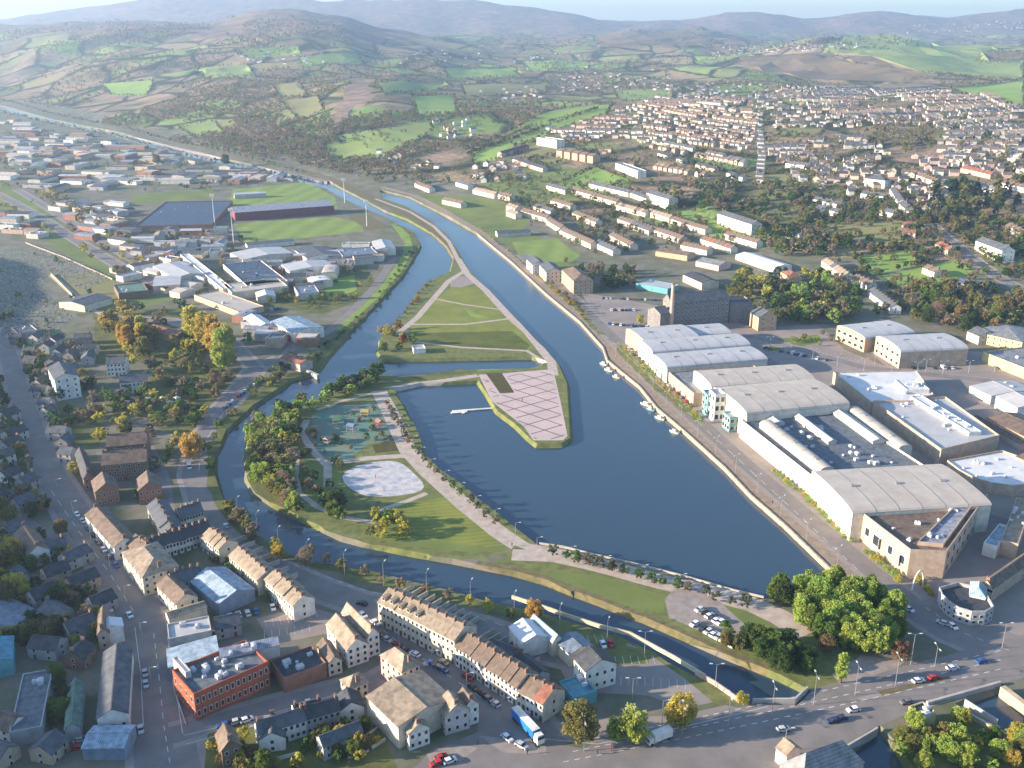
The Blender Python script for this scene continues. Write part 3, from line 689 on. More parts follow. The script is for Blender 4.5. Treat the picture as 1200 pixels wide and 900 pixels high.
# ------------------------------------------------------------------ vehicles
CARC = dict(white=(.75, .75, .75), silver=(.5, .51, .53), black=(.02, .02, .022), blue=(.03, .10, .32), red=(.45, .03, .03), grey=(.14, .145, .15), dark_blue=(.02, .04, .12))
def cm_(c): return mat('car_paint_' + c, CARC[c], .25, .05, 1, spec=.6)
def car_body(c, full):
    b = MB()
    b.prism([(-2.1, .25), (2.15, .25), (2.15, .62), (2.0, .85), (1.0, .95), (-1.95, .95), (-2.15, .8)], -.87, .87, 0)
    b.prism([(-1.75, .951), (1.1, .951), (.3, 1.42), (-1.2, 1.45)], -.76, .76, 0 if full else 0)
    if not full:
        b.prism([(-1.84, .97), (1.2, .97), (.44, 1.34), (-1.3, 1.36)], -.79, .79, 1)
        for x in (-.8, .8):
            for y in (-1.35, 1.35): b.prism([(y + .32 * math.cos(a * .785), .32 + .32 * math.sin(a * .785)) for a in range(8)], x - .12, x + .12, 2)
    return b.mesh('car_body', [cm_(c), M_glass, M_rubber])
def van_body(c, full):
    b = MB(); b.prism([(-2.6, .3), (2.6, .3), (2.6, .9), (2.1, 1.25), (1.55, 2.1), (-2.55, 2.15)], -.98, .98, 0)
    b.prism([(1.3, 1.25), (2.16, 1.25), (1.66, 2.0), (1.3, 2.0)], -1.0, 1.0, 1)
    for x in (-.9, .9):
        for y in (-1.6, 1.7): b.prism([(y + .36 * math.cos(a * .785), .36 + .36 * math.sin(a * .785)) for a in range(8)], x - .13, x + .13, 2)
    return b.mesh('van_body', [cm_(c), M_glass, M_rubber])
def glass_mesh():
    b = MB(); b.prism([(-1.84, .97), (1.2, .97), (.44, 1.34), (-1.3, 1.36)], -.79, .79, 0); return b.mesh('window', [M_glass])
def wheel_mesh():
    b = MB(); b.prism([(.33 * math.cos(a * .628), .33 * math.sin(a * .628)) for a in range(10)], -.12, .12, 0); return b.mesh('wheel', [M_rubber])
NCAR = [0]
def car(x, y, z, rz, col, label, group=None, kind='car', full=False):
    """rz: heading of the bonnet from +y"""
    NCAR[0] += 1
    nm = {'car': 'parked_car', 'van': 'van'}[kind] if not full else ('car' if kind == 'car' else 'van')
    if not full or kind == 'van':
        o = link(nm, cached(('car', kind, col), lambda: (car_body if kind == 'car' else van_body)(col, False)), None, (x, y, z), rz)
        return tag(o, label, 'car' if kind == 'car' else 'van', group)
    o = tag(link(nm, None, None, (x, y, z), rz), label, 'car', group)
    link('body', cached(('carb', col), lambda: car_body(col, True)), o); link('window', cached('cglass', glass_mesh), o)
    for a in (-.8, .8):
        for b in (-1.35, 1.35): link('wheel', cached('wheel', wheel_mesh), o, (a, b, .33))
    return o
def carrow(q, n, desc, fill=.85, ang=90, full=False, cols='white silver black grey blue grey silver white red dark_blue black', off=0):
    a, b = [P(*p) for p in pts(q)]; d = math.atan2(b[1] - a[1], b[0] - a[0]); k = 0
    n = n or max(1, int(math.hypot(b[0] - a[0], b[1] - a[1]) / (2.7 if ang == 90 else 6)))
    for i in range(n):
        if R.random() > fill or NCAR[0] > 290: continue
        t = (i + .5) / n; k += 1; c = R.choice(cols.split())
        x, y = a[0] + (b[0] - a[0]) * t, a[1] + (b[1] - a[1]) * t
        car(x + R.uniform(-.2, .2), y + R.uniform(-.2, .2), (a[2] + b[2]) / 2 if y > 740 else 0, d - math.pi / 2 + rad(ang) + R.uniform(-.06, .06) + R.choice((0, math.pi)), c, f"{c.replace('_', ' ')} car parked {ordw(k)} in row {desc}", 'cars parked ' + desc, 'car' if R.random() > .06 or full else 'van', full)
def pcar(px, py, qx, qy, col, label, kind='car', full=True):
    a, b = P(px, py), P(qx, qy); return car(a[0], a[1], a[2], math.atan2(b[1] - a[1], b[0] - a[0]) - math.pi / 2, col, label, None, kind, full)
# ------------------------------------------------------------------ lamps, masts, boats
def lamp_parts(h, arms):
    b = MB(); b.cyl(0, 0, 0, h, .12 if h < 15 else .3, .06 if h < 15 else .14, 6); p = b.mesh('pole', [M_steel])
    a = MB()
    for k in range(arms): 
        s = 1 if k == 0 else -1; a.tube((0, 0, h - .1), (s * 1.6, 0, h + .25), .06, .05, 4)
    hd = MB(); hd.box(-.5, .5, -.18, .18, -.08, .1)
    return p, a.mesh('arm', [M_steel]), hd.mesh('lamp_head', [mat('lamp_head', (.6, .6, .6), .5)])
def lamp(px, py, h, label, arms=1, rz=0, group=None):
    x, y, z = P(px, py); p, a, hd = cached(('lamp', h, arms), lambda: lamp_parts(h, arms))
    o = tag(link('street_lamp', None, None, (x, y, z), rz), label, 'street lamp', group)
    link('pole', p, o); link('arm', a, o)
    for k in range(arms): link('lamp_head', hd, o, ((1 if k == 0 else -1) * 1.9, 0, h + .27))
def lamps(q, n, h, desc, arms=1, rz=0):
    v = pts(q); d = [0]; w = [P(*p) for p in v]
    for a, b in zip(w, w[1:]): d.append(d[-1] + math.hypot(a[0] - b[0], a[1] - b[1]))
    for i in range(n):
        t = (i + .5) / n * d[-1]; x = float(np.interp(t, d, [p[0] for p in w])); y = float(np.interp(t, d, [p[1] for p in w])); z = 0 if y < 740 else float(HT(x, y))
        p, a, hd = cached(('lamp', h, arms), lambda: lamp_parts(h, arms))
        o = tag(link('street_lamp', None, None, (x, y, z), rz), f'grey street lamp, {ordw(i + 1)} of the line {desc}', 'street lamp', 'street lamps ' + desc)
        link('pole', p, o); link('arm', a, o)
        for k in range(arms): link('lamp_head', hd, o, ((1 if k == 0 else -1) * 1.9, 0, h + .27))
def mast(px, py, h, label):
    x, y, z = P(px, py); o = tag(link('floodlight_mast', None, None, (x, y, z)), label, 'floodlight mast', 'stadium floodlight masts')
    b = MB(); b.tube((0, 0, 0), (0, 0, h), .55, .28, 6); link('pole', b.mesh('pole', [mat('mast_paint', (.62, .64, .66), .5)]), o)
    b = MB(); b.box(-2.4, 2.4, -.15, .15, -1.6, 1.6)
    for i in range(4):
        for j in range(3): b.cyl(-1.8 + i * 1.2, 0, 0, 0.01, .01); b.box(-2.2 + i * 1.2, -1.4 + i * 1.2, -.4, -.16, -1.4 + j, -.8 + j)
    link('lamp_panel', b.mesh('lamp_panel', [mat('lamp_head', (.6, .6, .6), .5)]), o, (0, 0, h))
def boat(px, py, L, rz, hull, label, cabin=True):
    x, y, _ = P(px, py); k = L / 2
    L *= .78; k = L / 2; hb_ = MB(); n = 7; prof = [(-k, .5), (-k * .6, .95), (0, 1), (k * .5, .8), (k * .85, .35), (k, 0)]
    w = L * .16; up = [(a, -c * w) for a, c in prof] + [(a, c * w) for a, c in reversed(prof[:-1])]
    m = len(up); hb_.v += [(a * .92, b * .7, -.4) for a, b in up] + [(a, b, .75) for a, b in up]
    for i in range(m): j = (i + 1) % m; hb_.f.append((i, j, m + j, m + i)); hb_.m.append(0)
    hb_.f.append(tuple(m + i for i in range(m))); hb_.m.append(1)
    o = tag(link('moored_boat', None, None, (x, y, WLEV + .05), rz), label, 'boat', 'boats moored along the east quay')
    link('hull', hb_.mesh('hull', [wm(hull), mat('deck', (.4, .36, .3))]), o)
    if cabin:
        c = MB(); c.box(-L * .2, L * .18, -w * .6, w * .6, .752, 1.9, 0, top=.12); c.box(-L * .19, L * .185, -w * .62, w * .62, 1.25, 1.6, 1); link('cabin', c.mesh('cabin', [wm('white'), M_glass]), o)
    if L > 9:
        c = MB(); c.cyl(0, 0, .75, L * 1.0, .1, .06); c.tube((0, 0, 2.4), (-L * .35, 0, 2.5), .06, .05); link('mast', c.mesh('mast', [M_steel]), o, (L * .22, 0, 0))
# ------------------------------------------------------------------ houses
HOUSES = []
def house(x, y, z, rot, L, Wd, h, rh, wall, roof, chim, fl, desc, group, cat='house', name='terraced_house', full=None):
    HOUSES.append(dict(x=x, y=y, z=z, rot=rot, L=L, W=Wd, h=h, rh=rh, wall=wall, roof=roof, chim=chim, fl=fl, desc=desc, group=group, cat=cat, name=name, full=full))
    for t in (-.3, .3): occ(x + math.cos(rot) * L * t, y + math.sin(rot) * L * t, min(L, Wd) * .55)
RT = dict(slate='slate-roofed', dark='dark-roofed', brown='brown-roofed', tan='tan-roofed', red='red-roofed', grey='grey-roofed', pale='pale-roofed', beige='beige-roofed', white='white-roofed', moss='moss-roofed')
ROWS = []
def terrace(q, desc, walls='cream', roofs='brown', n=None, dp=8.5, h=5.0, rh=2.6, chim=1, fl=2, wn=6.5, name='terraced_house', gap=0, alt=False):
    """front line in photo pixels, nearer side; houses run left to right"""
    v = pts(q); a, b = P(*v[0]), P(*v[1]); dx, dy = b[0] - a[0], b[1] - a[1]; D = math.hypot(dx, dy); n = n or max(2, round(D / wn)); ux, uy = dx / D, dy / D
    walls, roofs = walls.split(), roofs.split(); L = D / n
    for i in range(n):
        t = (i + .5) * L; x, y = a[0] + ux * t - uy * dp / 2, a[1] + uy * t + ux * dp / 2; z = a[2] + (b[2] - a[2]) * t / D
        if y > 740: z = float(HT(x, y)) - .1
        w = R.choice(walls); r = R.choice(roofs); rot = math.atan2(uy, ux)
        hh = h + (R.choice((-.4, 0, 0, .3)) if y < 700 else 0)
        if alt: house(x, y, z, rot + math.pi / 2, dp, L - gap, h, rh, w, r, chim, fl, f'{w} {RT[r]} gabled house, {ordw(i + 1)} from left in row {desc}', 'houses in the row ' + desc, name=name)
        else: house(x, y, z, rot, L - gap, dp, hh, rh, w, r, chim, fl, f'{w} {RT[r]} house, {ordw(i + 1)} from left in row {desc}', 'houses in the row ' + desc, name=name)
def estate(q, n, desc, walls='white cream pale pale pink tan grey', roofs='brown slate dark slate brown', ang=None, L0=7, L1=11, Wd=7.5, h=4.6, rh=2.4):
    poly = pts(q); k = g = 0
    while k < n and g < n * 5:
        g += 1; x, y, z = P(*inpoly_px(poly))
        if in_water(x, y) or blocked(x, y) or occ(x, y, 6): continue
        a = (ang if ang is not None else 0) + R.choice((0, 0, 90)) + R.uniform(-8, 8); w, r = R.choice(walls.split()), R.choice(roofs.split())
        k += 1; house(x, y, z - .2, rad(a), R.uniform(L0, L1), Wd, h, rh, w, r, R.choice((0, 1, 2)), 2, f'{w} {RT[r]} house {{}} {desc}', 'houses ' + desc, name='detached_house')
def streets(q, ang, desc, walls, roofs, rowsp=17, sp=10.5, gap=.26, curve=.0, skip=.0):
    v = W(q); c = Vector((sum(p[0] for p in v) / len(v), sum(p[1] for p in v) / len(v))); ca, sa = math.cos(rad(ang)), math.sin(rad(ang))
    D = max((Vector(p) - c).length for p in v); ws_, rs_ = walls.split(), roofs.split(); out = []
    for i in range(int(-D / rowsp), int(D / rowsp) + 1):
        if i % 3 == 2: continue
        w, r = R.choice(ws_), R.choice(rs_); bend = R.uniform(-.0004, .0004)
        for j in range(int(-D / sp), int(D / sp) + 1):
            a, b_ = j * sp, i * rowsp + curve * math.sin(j * sp / 150) * 22 + bend * (j * sp) ** 2
            out.append((c.x + a * ca - b_ * sa, c.y + a * sa + b_ * ca, w, r, rad(ang) + curve * math.cos(j * sp / 150) * .15, 7 if (j % 14 == 0) else 0))
    X_, Y_ = np.array([o[0] for o in out]), np.array([o[1] for o in out]); ok = pip(v, X_, Y_); Z_ = HT(X_, Y_); vac = fbm(X_ / 90, Y_ / 140, 5)
    for k, (x, y, w, r, a, s_) in enumerate(out):
        if not ok[k] or s_ or R.random() < gap or vac[k] > .10 - skip or blocked(x, y) or occ(x, y, 4.2): continue
        if R.random() < .25: w = R.choice(ws_)
        house(x, y, float(Z_[k]) - .2, a + (R.random() < .06) * 1.57, sp * R.uniform(.72, 1.0), 7.2, 4.4 + R.choice((0, 0, .6)), 2.3, w, r, R.choice((0, 1)), 2, f'{w} {RT[r]} house {{}} {desc}', 'houses ' + desc, name='detached_house')
        if R.random() < .5: TREES.append((x + R.uniform(-9, 9), y + R.uniform(6, 10), float(Z_[k]), R.uniform(3.5, 7.5), 'round', R.choice(('olive', 'green', 'bare', 'dark', 'rust')), desc.replace('in ', 'among the houses of ', 1), 'trees ' + desc, None))
def polyb(name, label, cat, q, h, wall, roof, par=1.0, units=0, parent=None, win=None, ws=(3, 2.5)):
    v = [Vector(P(*p)[:2]) for p in pts(q)]
    if sum(a.x * b_.y - b_.x * a.y for a, b_ in zip(v, v[1:] + v[:1])) < 0:
        v.reverse(); win = win and {(len(v) - 2 - k) % len(v): t for k, t in win.items()}
    c = sum(v, Vector((0, 0))) / len(v); root = parent or tag(link(name, None, None, (c.x, c.y, 0)), label, cat)
    o = root.location; v = [p - Vector((o.x, o.y)) for p in v]; n = len(v); ins = [Vector(p) for p in offset([tuple(p) for p in v], -.4)]
    b = MB(); b.v = [(p.x, p.y, -1) for p in v] + [(p.x, p.y, h + par) for p in v] + [(p.x, p.y, h + par) for p in ins] + [(p.x, p.y, h) for p in ins]
    for i in range(n):
        j = (i + 1) % n
        for k in (0, n, 2 * n): b.f.append((k + i, k + j, k + n + j, k + n + i)); b.m.append(0)
    w = link('wall', b.mesh('wall', [wm(wall)]), root)
    b = MB(); b.poly([(p.x, p.y, h + .03) for p in ins]); r = link('roof', b.mesh('roof', [rm(roof)]), root)
    tri = [p for p in ins]
    for k in range(units):
        a, d, e = R.sample(tri, 3); t = sorted((R.random(), R.random())); p = a * t[0] + d * (t[1] - t[0]) + e * (1 - t[1]); p = p * .85 + (c - Vector((o.x, o.y))) * .15
        link('air_unit', cached('unit', m_unit), r, (p.x, p.y, h + .05), R.uniform(0, 3), (R.uniform(.55, 1.4),) * 3)
    if win:
        for i, (fl, m) in win.items():
            a, d = v[i], v[(i + 1) % n]; e = (d - a); an = math.atan2(e.y, e.x)
            for f in range(fl):
                for k in range(m): p = a + e * ((k + .5) / m); link('window', cached('win', m_window), w, (p.x, p.y, h * (f + .35) / fl), an + math.pi, (ws[0], 1, min(ws[1], h / fl * .55)))
    return root
# ================================================================== PLACES
# ---- painted lines
seg = []
for a, b, c, d, t0, t1, n in [(655, 874, 1195, 757, .03, .97, 40), (655, 884, 1195, 768, .03, .97, 40), (660, 893, 1195, 779, 0, .97, 40)]:
    for i in range(n):
        t = t0 + (t1 - t0) * i / n; u = t + (t1 - t0) * .5 / n; w = .0
        bend = lambda s: 9 * math.sin(math.pi * s)
        seg.append(((a + (c - a) * t, b + (d - b) * t + bend(t) * .3), (a + (c - a) * u, b + (d - b) * u + bend(u) * .3), .28))
for q, n in (('180,742 186,790 192,850 200,900', 14), ('60,575 92,622 130,674 160,722', 14), ('428,722 470,755 520,788 590,835', 14), ('345,662 420,690 520,712 640,748', 18), ('300,445 262,484 236,525 232,560', 8), ('700,385 760,440 840,515 930,598 1010,672', 30), ('1085,712 1130,742 1190,765', 8)):
    v = pts(q)
    for a, b in zip(v, v[1:]):
        m = max(2, n // (len(v) - 1))
        for i in range(m): seg.append((tuple(a[k] + (b[k] - a[k]) * i / m for k in (0, 1)), tuple(a[k] + (b[k] - a[k]) * (i + .5) / m for k in (0, 1)), .22))
for q in ('158,735 165,790 168,850', '196,745 205,800 214,860', '215,862 300,842 400,812', '218,872 300,850', '640,866 700,872 800,852 900,828', '1075,832 1165,806'):
    v = pts(q); seg += [(a, b, .2) for a, b in zip(v, v[1:])]
flat_strips('road_markings', seg, M_line)
bays = []
for q in ('648,758 720,752', '668,780 780,778', '690,800 815,808', '885,400 1010,425', '900,412 1000,437', '1045,425 1180,424', '1060,436 1190,436', '690,352 770,352', '700,366 772,366', '312,735 385,722', '310,748 378,738'):
    a, b = [Vector(P(*p)) for p in pts(q)]; d = (b - a); n = int(d.length / 2.6); d.normalize(); w = Vector((-d.y, d.x, 0)) * 4.8
    for i in range(n):
        p = a + d * i * 2.6; bays.append((p, p + w))
b = MB()
for p, q in bays:
    e = (q - p).normalized(); m = Vector((-e.y, e.x, 0)) * .07; z = Vector((0, 0, .03)); b.poly([tuple(p - m + z), tuple(q - m + z), tuple(q + m + z), tuple(p + m + z)][::-1])
tag(link('parking_bay_lines', b.mesh('parking_bay_lines', [M_line])), kind='structure')
# diamond lattice of the plaza, clipped to its outline
pl = W('592,439.5 640,435 648,438 655,471 663,510 658,514.5 626,514.5 615.5,500 592,481 579,470.5 564,441')
bed = W('567,435.5 590,435.5 605,462 584,463')
o0 = Vector(P(640, 480)[:2]); e1 = (Vector(P(658, 468)[:2]) - Vector(P(606, 482)[:2])).normalized(); e2 = (Vector(P(660, 494)[:2]) - Vector(P(607, 476)[:2])).normalized(); b = MB(); dark = mat('plaza_band', (.17, .12, .13), .8, .2, .5)
for dr, other in ((e1, e2), (e2, e1)):
    nn = Vector((-other.y, other.x)); per = Vector((-dr.y, dr.x))
    for k in range(-9, 10):
        c0 = o0 + per * k * 11.5; t = np.arange(-90, 90, 1.0); X_, Y_ = c0.x + dr.x * t, c0.y + dr.y * t
        ok = pip(pl, X_, Y_) & ~pip(bed, X_, Y_); i = 0
        while i < len(t):
            if ok[i]:
                j = i
                while j + 1 < len(t) and ok[j + 1]: j += 1
                if j > i:
                    p, q = c0 + dr * t[i], c0 + dr * t[j]; m = per * .42; z = .03 if dr is e1 else .034
                    b.poly([(p.x - m.x, p.y - m.y, z), (q.x - m.x, q.y - m.y, z), (q.x + m.x, q.y + m.y, z), (p.x + m.x, p.y + m.y, z)])
                i = j
            i += 1
tag(link('plaza_banding', b.mesh('plaza_banding', [dark])), kind='structure')
# ---- walls, fences, bridge
def wallrun(name, cat, q, h, w, mk, label, z0=-.2, world=None):
    v = [Vector((p[0], p[1], max(0, p[2]))) for p in ([P(*p) for p in pts(q)])]; b = MB()
    for a, c in zip(v, v[1:]):
        d = (c - a); l = d.length; d.normalize(); n = Vector((-d.y, d.x, 0)) * w / 2; e = d * .02; k = len(b.v)
        for p in (a - e, c + e): b.v += [tuple(p - n + Vector((0, 0, z0))), tuple(p + n + Vector((0, 0, z0))), tuple(p + n + Vector((0, 0, h))), tuple(p - n + Vector((0, 0, h)))]
        b.f += [(k, k + 1, k + 5, k + 4), (k + 1, k + 2, k + 6, k + 5), (k + 2, k + 3, k + 7, k + 6), (k + 3, k, k + 4, k + 7), (k + 3, k + 2, k + 1, k), (k + 4, k + 5, k + 6, k + 7)]; b.m += [0] * 6
    return tag(link(name, b.mesh(name, [mk])), label, cat, None, 'thing')
STONE = mat('quay_stone', (.36, .30, .24), .9, .3, .4)
wallrun('quay_wall', 'wall', '560,274 600,307 640,344 680,377 707,407 712,422 750,453 770,478 800,503 850,548 880,580 920,615 950,644 975,668', .35, .9, STONE, 'long low stone coping along the east quay of the basin', -2.2)
wallrun('basin_coping', 'wall', '632,636 660,640 700,650 740,659 800,674 860,691 895,699', .12, .6, mat('coping', (.5, .44, .37), .9, .2, .4), 'pale stone coping along the south side of the basin', -2.2)
wallrun('flood_wall', 'wall', '600,701 640,714 662,722 702,735 738,744 788,771 826,794', 1.3, .6, mat('flood_wall', (.52, .47, .33), .9, .15, .4), 'pale yellow flood wall along the lower river bank', -.2)
wallrun('brick_wall', 'wall', '815,790 838,803 866,823', 1.6, .5, mat('wall_pinkstone', (.5, .36, .3), .9, .2, .4), 'pinkish stone wall between the lower car park and the bridge', -.2)
wallrun('bridge_parapet', 'wall', '1086,826 1172,802', 1.2, .9, M_conc, 'long pale concrete parapet on the lower side of the road bridge', -3)
wallrun('bridge_parapet', 'wall', '882,822.5 908,822 931,822 946,808', 1.2, .6, M_conc, 'concrete parapet where the road crosses the narrow river', -3)
wallrun('bridge_parapet', 'wall', '984,882 1028,856', 1.2, .6, M_conc, 'short parapet above the dark water by the tan pyramid roof', -3)
wallrun('lock_wall', 'wall', '1120,832 1184,868', 1.6, 1.0, mat('lock_wall', (.42, .38, .26), .9, .2, .4), 'mossy concrete lock wall running down from the bridge', -2)
wallrun('lock_wall', 'wall', '1130,826 1168,850', 2.2, .4, M_conc, 'grey concrete wall beside the dark lock water below the bridge', -2)
wallrun('lock_wall', 'wall', '1174,810 1204,833', 2.0, 2.0, mat('wall_sandy', (.5, .40, .26), .9, .2, .4), 'sunlit sandy wall at the right edge below the bridge', -2)
wallrun('boundary_wall', 'wall', '60,322 80,342 104,366', 1.6, .5, mat('wall_sandy', (.5, .40, .26), .9, .2, .4), 'sunlit tan wall beside the allotment yard at the cemetery')
wallrun('boundary_wall', 'wall', '30,285 75,302 132,328', 1.2, .4, STONE, 'stone wall along the top of the cemetery')
for i, q in enumerate(('408,889 432,881', '320,893 350,884', '436,878 452,868')): wallrun('garden_wall', 'wall', q, 1.2, .3, mat('garden_wall', (.55, .5, .42)), ['cream garden wall in the scrub beside the large hall', 'grey garden wall left of the cream garden wall', 'short garden wall nearest the large tan hall'][i])
for q, l in (('462,840 400,884', 'lit cream boundary wall left of the big tan hall'), ('218,850 205,812 200,785', 'low kerb wall along the road by the red-brick mill')): wallrun('boundary_wall', 'wall', q, .8, .3, mat('garden_wall', (.55, .5, .42)), l)
wallrun('weir', 'weir', '352,430 362,436 373,441', 1.0, 2.0, M_conc, 'small concrete footbridge and weir across the side channel', -2.5)
# jetty
b = MB(); a, c = Vector(P(530, 479)), Vector(P(577, 475.5)); d = (c - a).normalized(); n = Vector((-d.y, d.x, 0)); k = 0
o = tag(link('jetty', None, None, tuple(a)), 'thin white floating jetty reaching into the basin from the plaza', 'jetty')
b = MB(); b.box(0, (c - a).length, -.9, .9, -1.75, -1.3); link('deck', b.mesh('deck', [wm('white')]), o, (0, 0, 0), math.atan2(d.y, d.x))
b = MB(); b.box(-1, 8, -3.2, -1.0, -1.75, -1.35); b.box(5, 6.5, -4.6, -3.2, -1.75, -1.35); link('pontoon', b.mesh('pontoon', [wm('white')]), o, (0, 0, 0), math.atan2(d.y, d.x))
# ---- shopping centre (one building of many halls)
def complex_(name, px, py, label, cat):
    x, y, z = P(px, py); return tag(link(name, None, None, (x, y, z)), label, cat)
sc = complex_('shopping_centre', 870, 480, 'long cream shopping centre with pale roofs beside the east quay', 'shopping centre')
def hall(q, h, **k): return B3('hall', 'x', 'x', q, h, parent=k.pop('parent', sc), **k)
hall('733,402 757,421 812,409', 9, rt='arch', rh=3, wall='yellow', roof='pale', units=2, ridge='BC')
hall('797,396 812,408 852,402', 8, rt='arch', rh=2, wall='pale', roof='pale', ridge='BC')
hall('748,418 764,432 868,416', 10, rt='arch', rh=2.5, wall='ivory', roof='pale', units=2, ridge='BC')
hall('762,433 781,449 885,430', 9, rt='arch', rh=2.5, wall='ivory', roof='pale', units=3, ridge='BC')
hall('783,450 812,476 900,455', 7, rt='flat', rh=.8, wall='tan', roof='grey', units=4)
hall('811,462 832,482 935,460', 13.5, rt='arch', rh=2.5, wall='ivory', roof='beige', units=3, ridge='BC', win=(2, 3, 0), ws=(3, 4))
hall('834,482 873,514 978,492', 13, rt='arch', rh=3, wall='ivory', roof='beige', units=0, ridge='BC')
hall('866,512 960,590 1062,556', 9, rt='flat', rh=1.0, wall='ivory', roof='felt', units=26)
for i, q in enumerate(('880,498 905,519 915,516', '915,498 968,541 975,538', '955,490 1020,540 1030,536')): hall(q, 10.4, rt='gable', rh=1.0, wall='pale', roof='pale')
hall('888,520 958,578 972,574', 10.5, rt='arch', rh=2.2, wall='ivory', roof='beige')
hall('990,500 1050,548 1062,544', 10, rt='arch', rh=1.5, wall='cream', roof='beige', units=3)
hall('948,583 995,634 1142,612', 12.5, rt='arch', rh=2.2, wall='ivory', roof='beige', ridge='BC')
polyb('x', 'x', 'x', '1008,633 1062,677 1104,679 1152,609 1140,606', 11, 'tan', 'brown', 1.4, 16, sc, {0: (1, 4), 2: (2, 8)}, (3.2, 4))
for a_ in ('1020,643 1030,651 1034,648', '1044,662 1054,670 1058,667'): hall(a_, 9, rt='flat', rh=.6, wall='ivory', roof='pale', win=(1, 1, 1), ws=(5, 5))
polyb('x', 'x', 'x', '1070,668 1100,671 1142,612 1126,611', 11.9, 'tan', 'lead', .8, 2, sc)
hall('822,482 828,489 840,485', 12, rt='flat', rh=.8, wall='teal', roof='pale', win=(3, 2, 2), ws=(3, 3))
hall('846,500 854,507 864,503', 8, rt='flat', rh=.8, wall='teal', roof='pale', win=(2, 3, 2), ws=(2.6, 3))
B3('entrance_tower', 'tower', 'white glazed entrance tower of the shopping centre facing the quay', '829,488 836,495 846,492', 15, rt='flat', rh=1.2, wall='white', roof='white', win=(3, 2, 2), ws=(2.2, 3))
# retail units to the east
rp = complex_('supermarket', 1040, 500, 'long white-roofed supermarket with an orange sunlit side wall', 'supermarket')
polyb('x', 'x', 'x', '975,449 1020,486 1062,486 1092,476 1072,447', 6.5, 'tan', 'white', .8, 10, rp)
polyb('x', 'x', 'x', '1021,487 1100,546 1168,529 1105,482 1062,487', 8, 'tan', 'pale', 1, 10, rp)
hall('1064,484 1132,528 1142,524', 9.5, rt='flat', rh=.6, wall='white', roof='white', units=8, parent=rp)
hall('1046,462 1060,474 1080,468', 8.5, rt='flat', rh=.6, wall='white', roof='white', units=4, parent=rp)
polyb('retail_shed', 'low curved white-roofed shop right of the supermarket', 'shop', '1108,552 1122,563 1140,573 1160,579 1185,582 1215,580 1215,555 1172,540', 5, 'tan', 'white', .8, 9)
B3('retail_shed', 'shop', 'arched-roof orange-tan shed left of its twin beyond the car park', '979,398 1012,413 1060,402', 9, rt='arch', rh=2.5, wall='orange', roof='pale', ridge='BC', win=(2, 0, 5), ws=(4, 2.2))
B3('retail_shed', 'shop', 'arched-roof grey and orange shed right of its twin', '1024,414 1053,432 1117,420', 10.5, rt='arch', rh=3, wall='tan', roof='pale', ridge='BC', win=(2, 0, 5), ws=(3.5, 2.2))
B3('retail_shed', 'shop', 'long yellow-walled shop with a grey roof at the right edge', '1150,424 1215,450 1235,428', 6, rt='flat', rh=.8, wall='yellow', roof='grey', units=5)
B3('retail_shed', 'shop', 'brown-roofed long building at the right edge below the round lagoon yard', '1154,502 1210,530 1225,512', 6, rt='gable', rh=2, wall='orange', roof='brown', win=(1, 10, 2))
B3('retail_shed', 'shop', 'low long narrow brown building left of the brown-roofed one', '1138,496 1195,528 1200,525', 3.5, rt='gable', rh=1, wall='pink', roof='brown')
B3('retail_shed', 'shop', 'white gabled hall at the right edge with a dark lane behind', '1165,478 1190,492 1215,480', 7, rt='gable', rh=2, wall='white', roof='pale')
B3('retail_shed', 'shop', 'pale low sheds with white roofs above the dark yard', '1135,462 1160,474 1200,462', 5, rt='gable', rh=1.5, wall='white', roof='pale', units=3)
B3('retail_shed', 'shop', 'brown-roofed end shed at the right edge under the long brown building', '1188,548 1212,560 1230,545', 6, rt='gable', rh=1.5, wall='orange', roof='brown')
B3('apartment_building', 'building', 'cream building with a grey hipped roof behind the yellow shop', '1140,400 1196,413 1210,398', 7, rt='hip', rh=3, wall='yellow', roof='grey', win=(2, 8, 3))
B3('apartment_building', 'building', 'cream gabled house beside the trees at the right', '1132,398 1146,404 1152,396', 6, rt='gable', rh=3, wall='cream', roof='slate', win=(2, 2, 2))
cb = complex_('corner_pub', 1130, 705, 'dark round-fronted building with a pale front and teal glass roof', 'building')
polyb('x', 'x', 'x', '1098,704 1101,712 1108,720 1120,728 1136,733 1152,733 1162,727 1150,705 1120,698', 4.5, 'grey', 'dark', 1.4, 1, cb, {i: (2, 2) for i in range(1, 7)}, (1.2, 1.5))
hall('1134,712 1152,716 1160,702', 5.5, rt='hip', rh=2.4, wall='white', roof='skyblue', parent=cb)
hall('1146,700 1160,706 1195,640', 6, rt='gable', rh=2.2, wall='tan', roof='brown', win=(2, 1, 10), ridge='BC', chim=2, parent=cb)
B3('pavilion', 'building', 'small pale-blue flat building behind the corner building', '1150,650 1166,655 1178,630', 5, rt='flat', rh=.6, wall='white', roof='skyblue', units=1)
B3('pavilion', 'building', 'long narrow tan building climbing the right edge', '1170,650 1190,655 1215,605', 6, rt='flat', rh=.8, wall='tan', roof='tan', units=7)
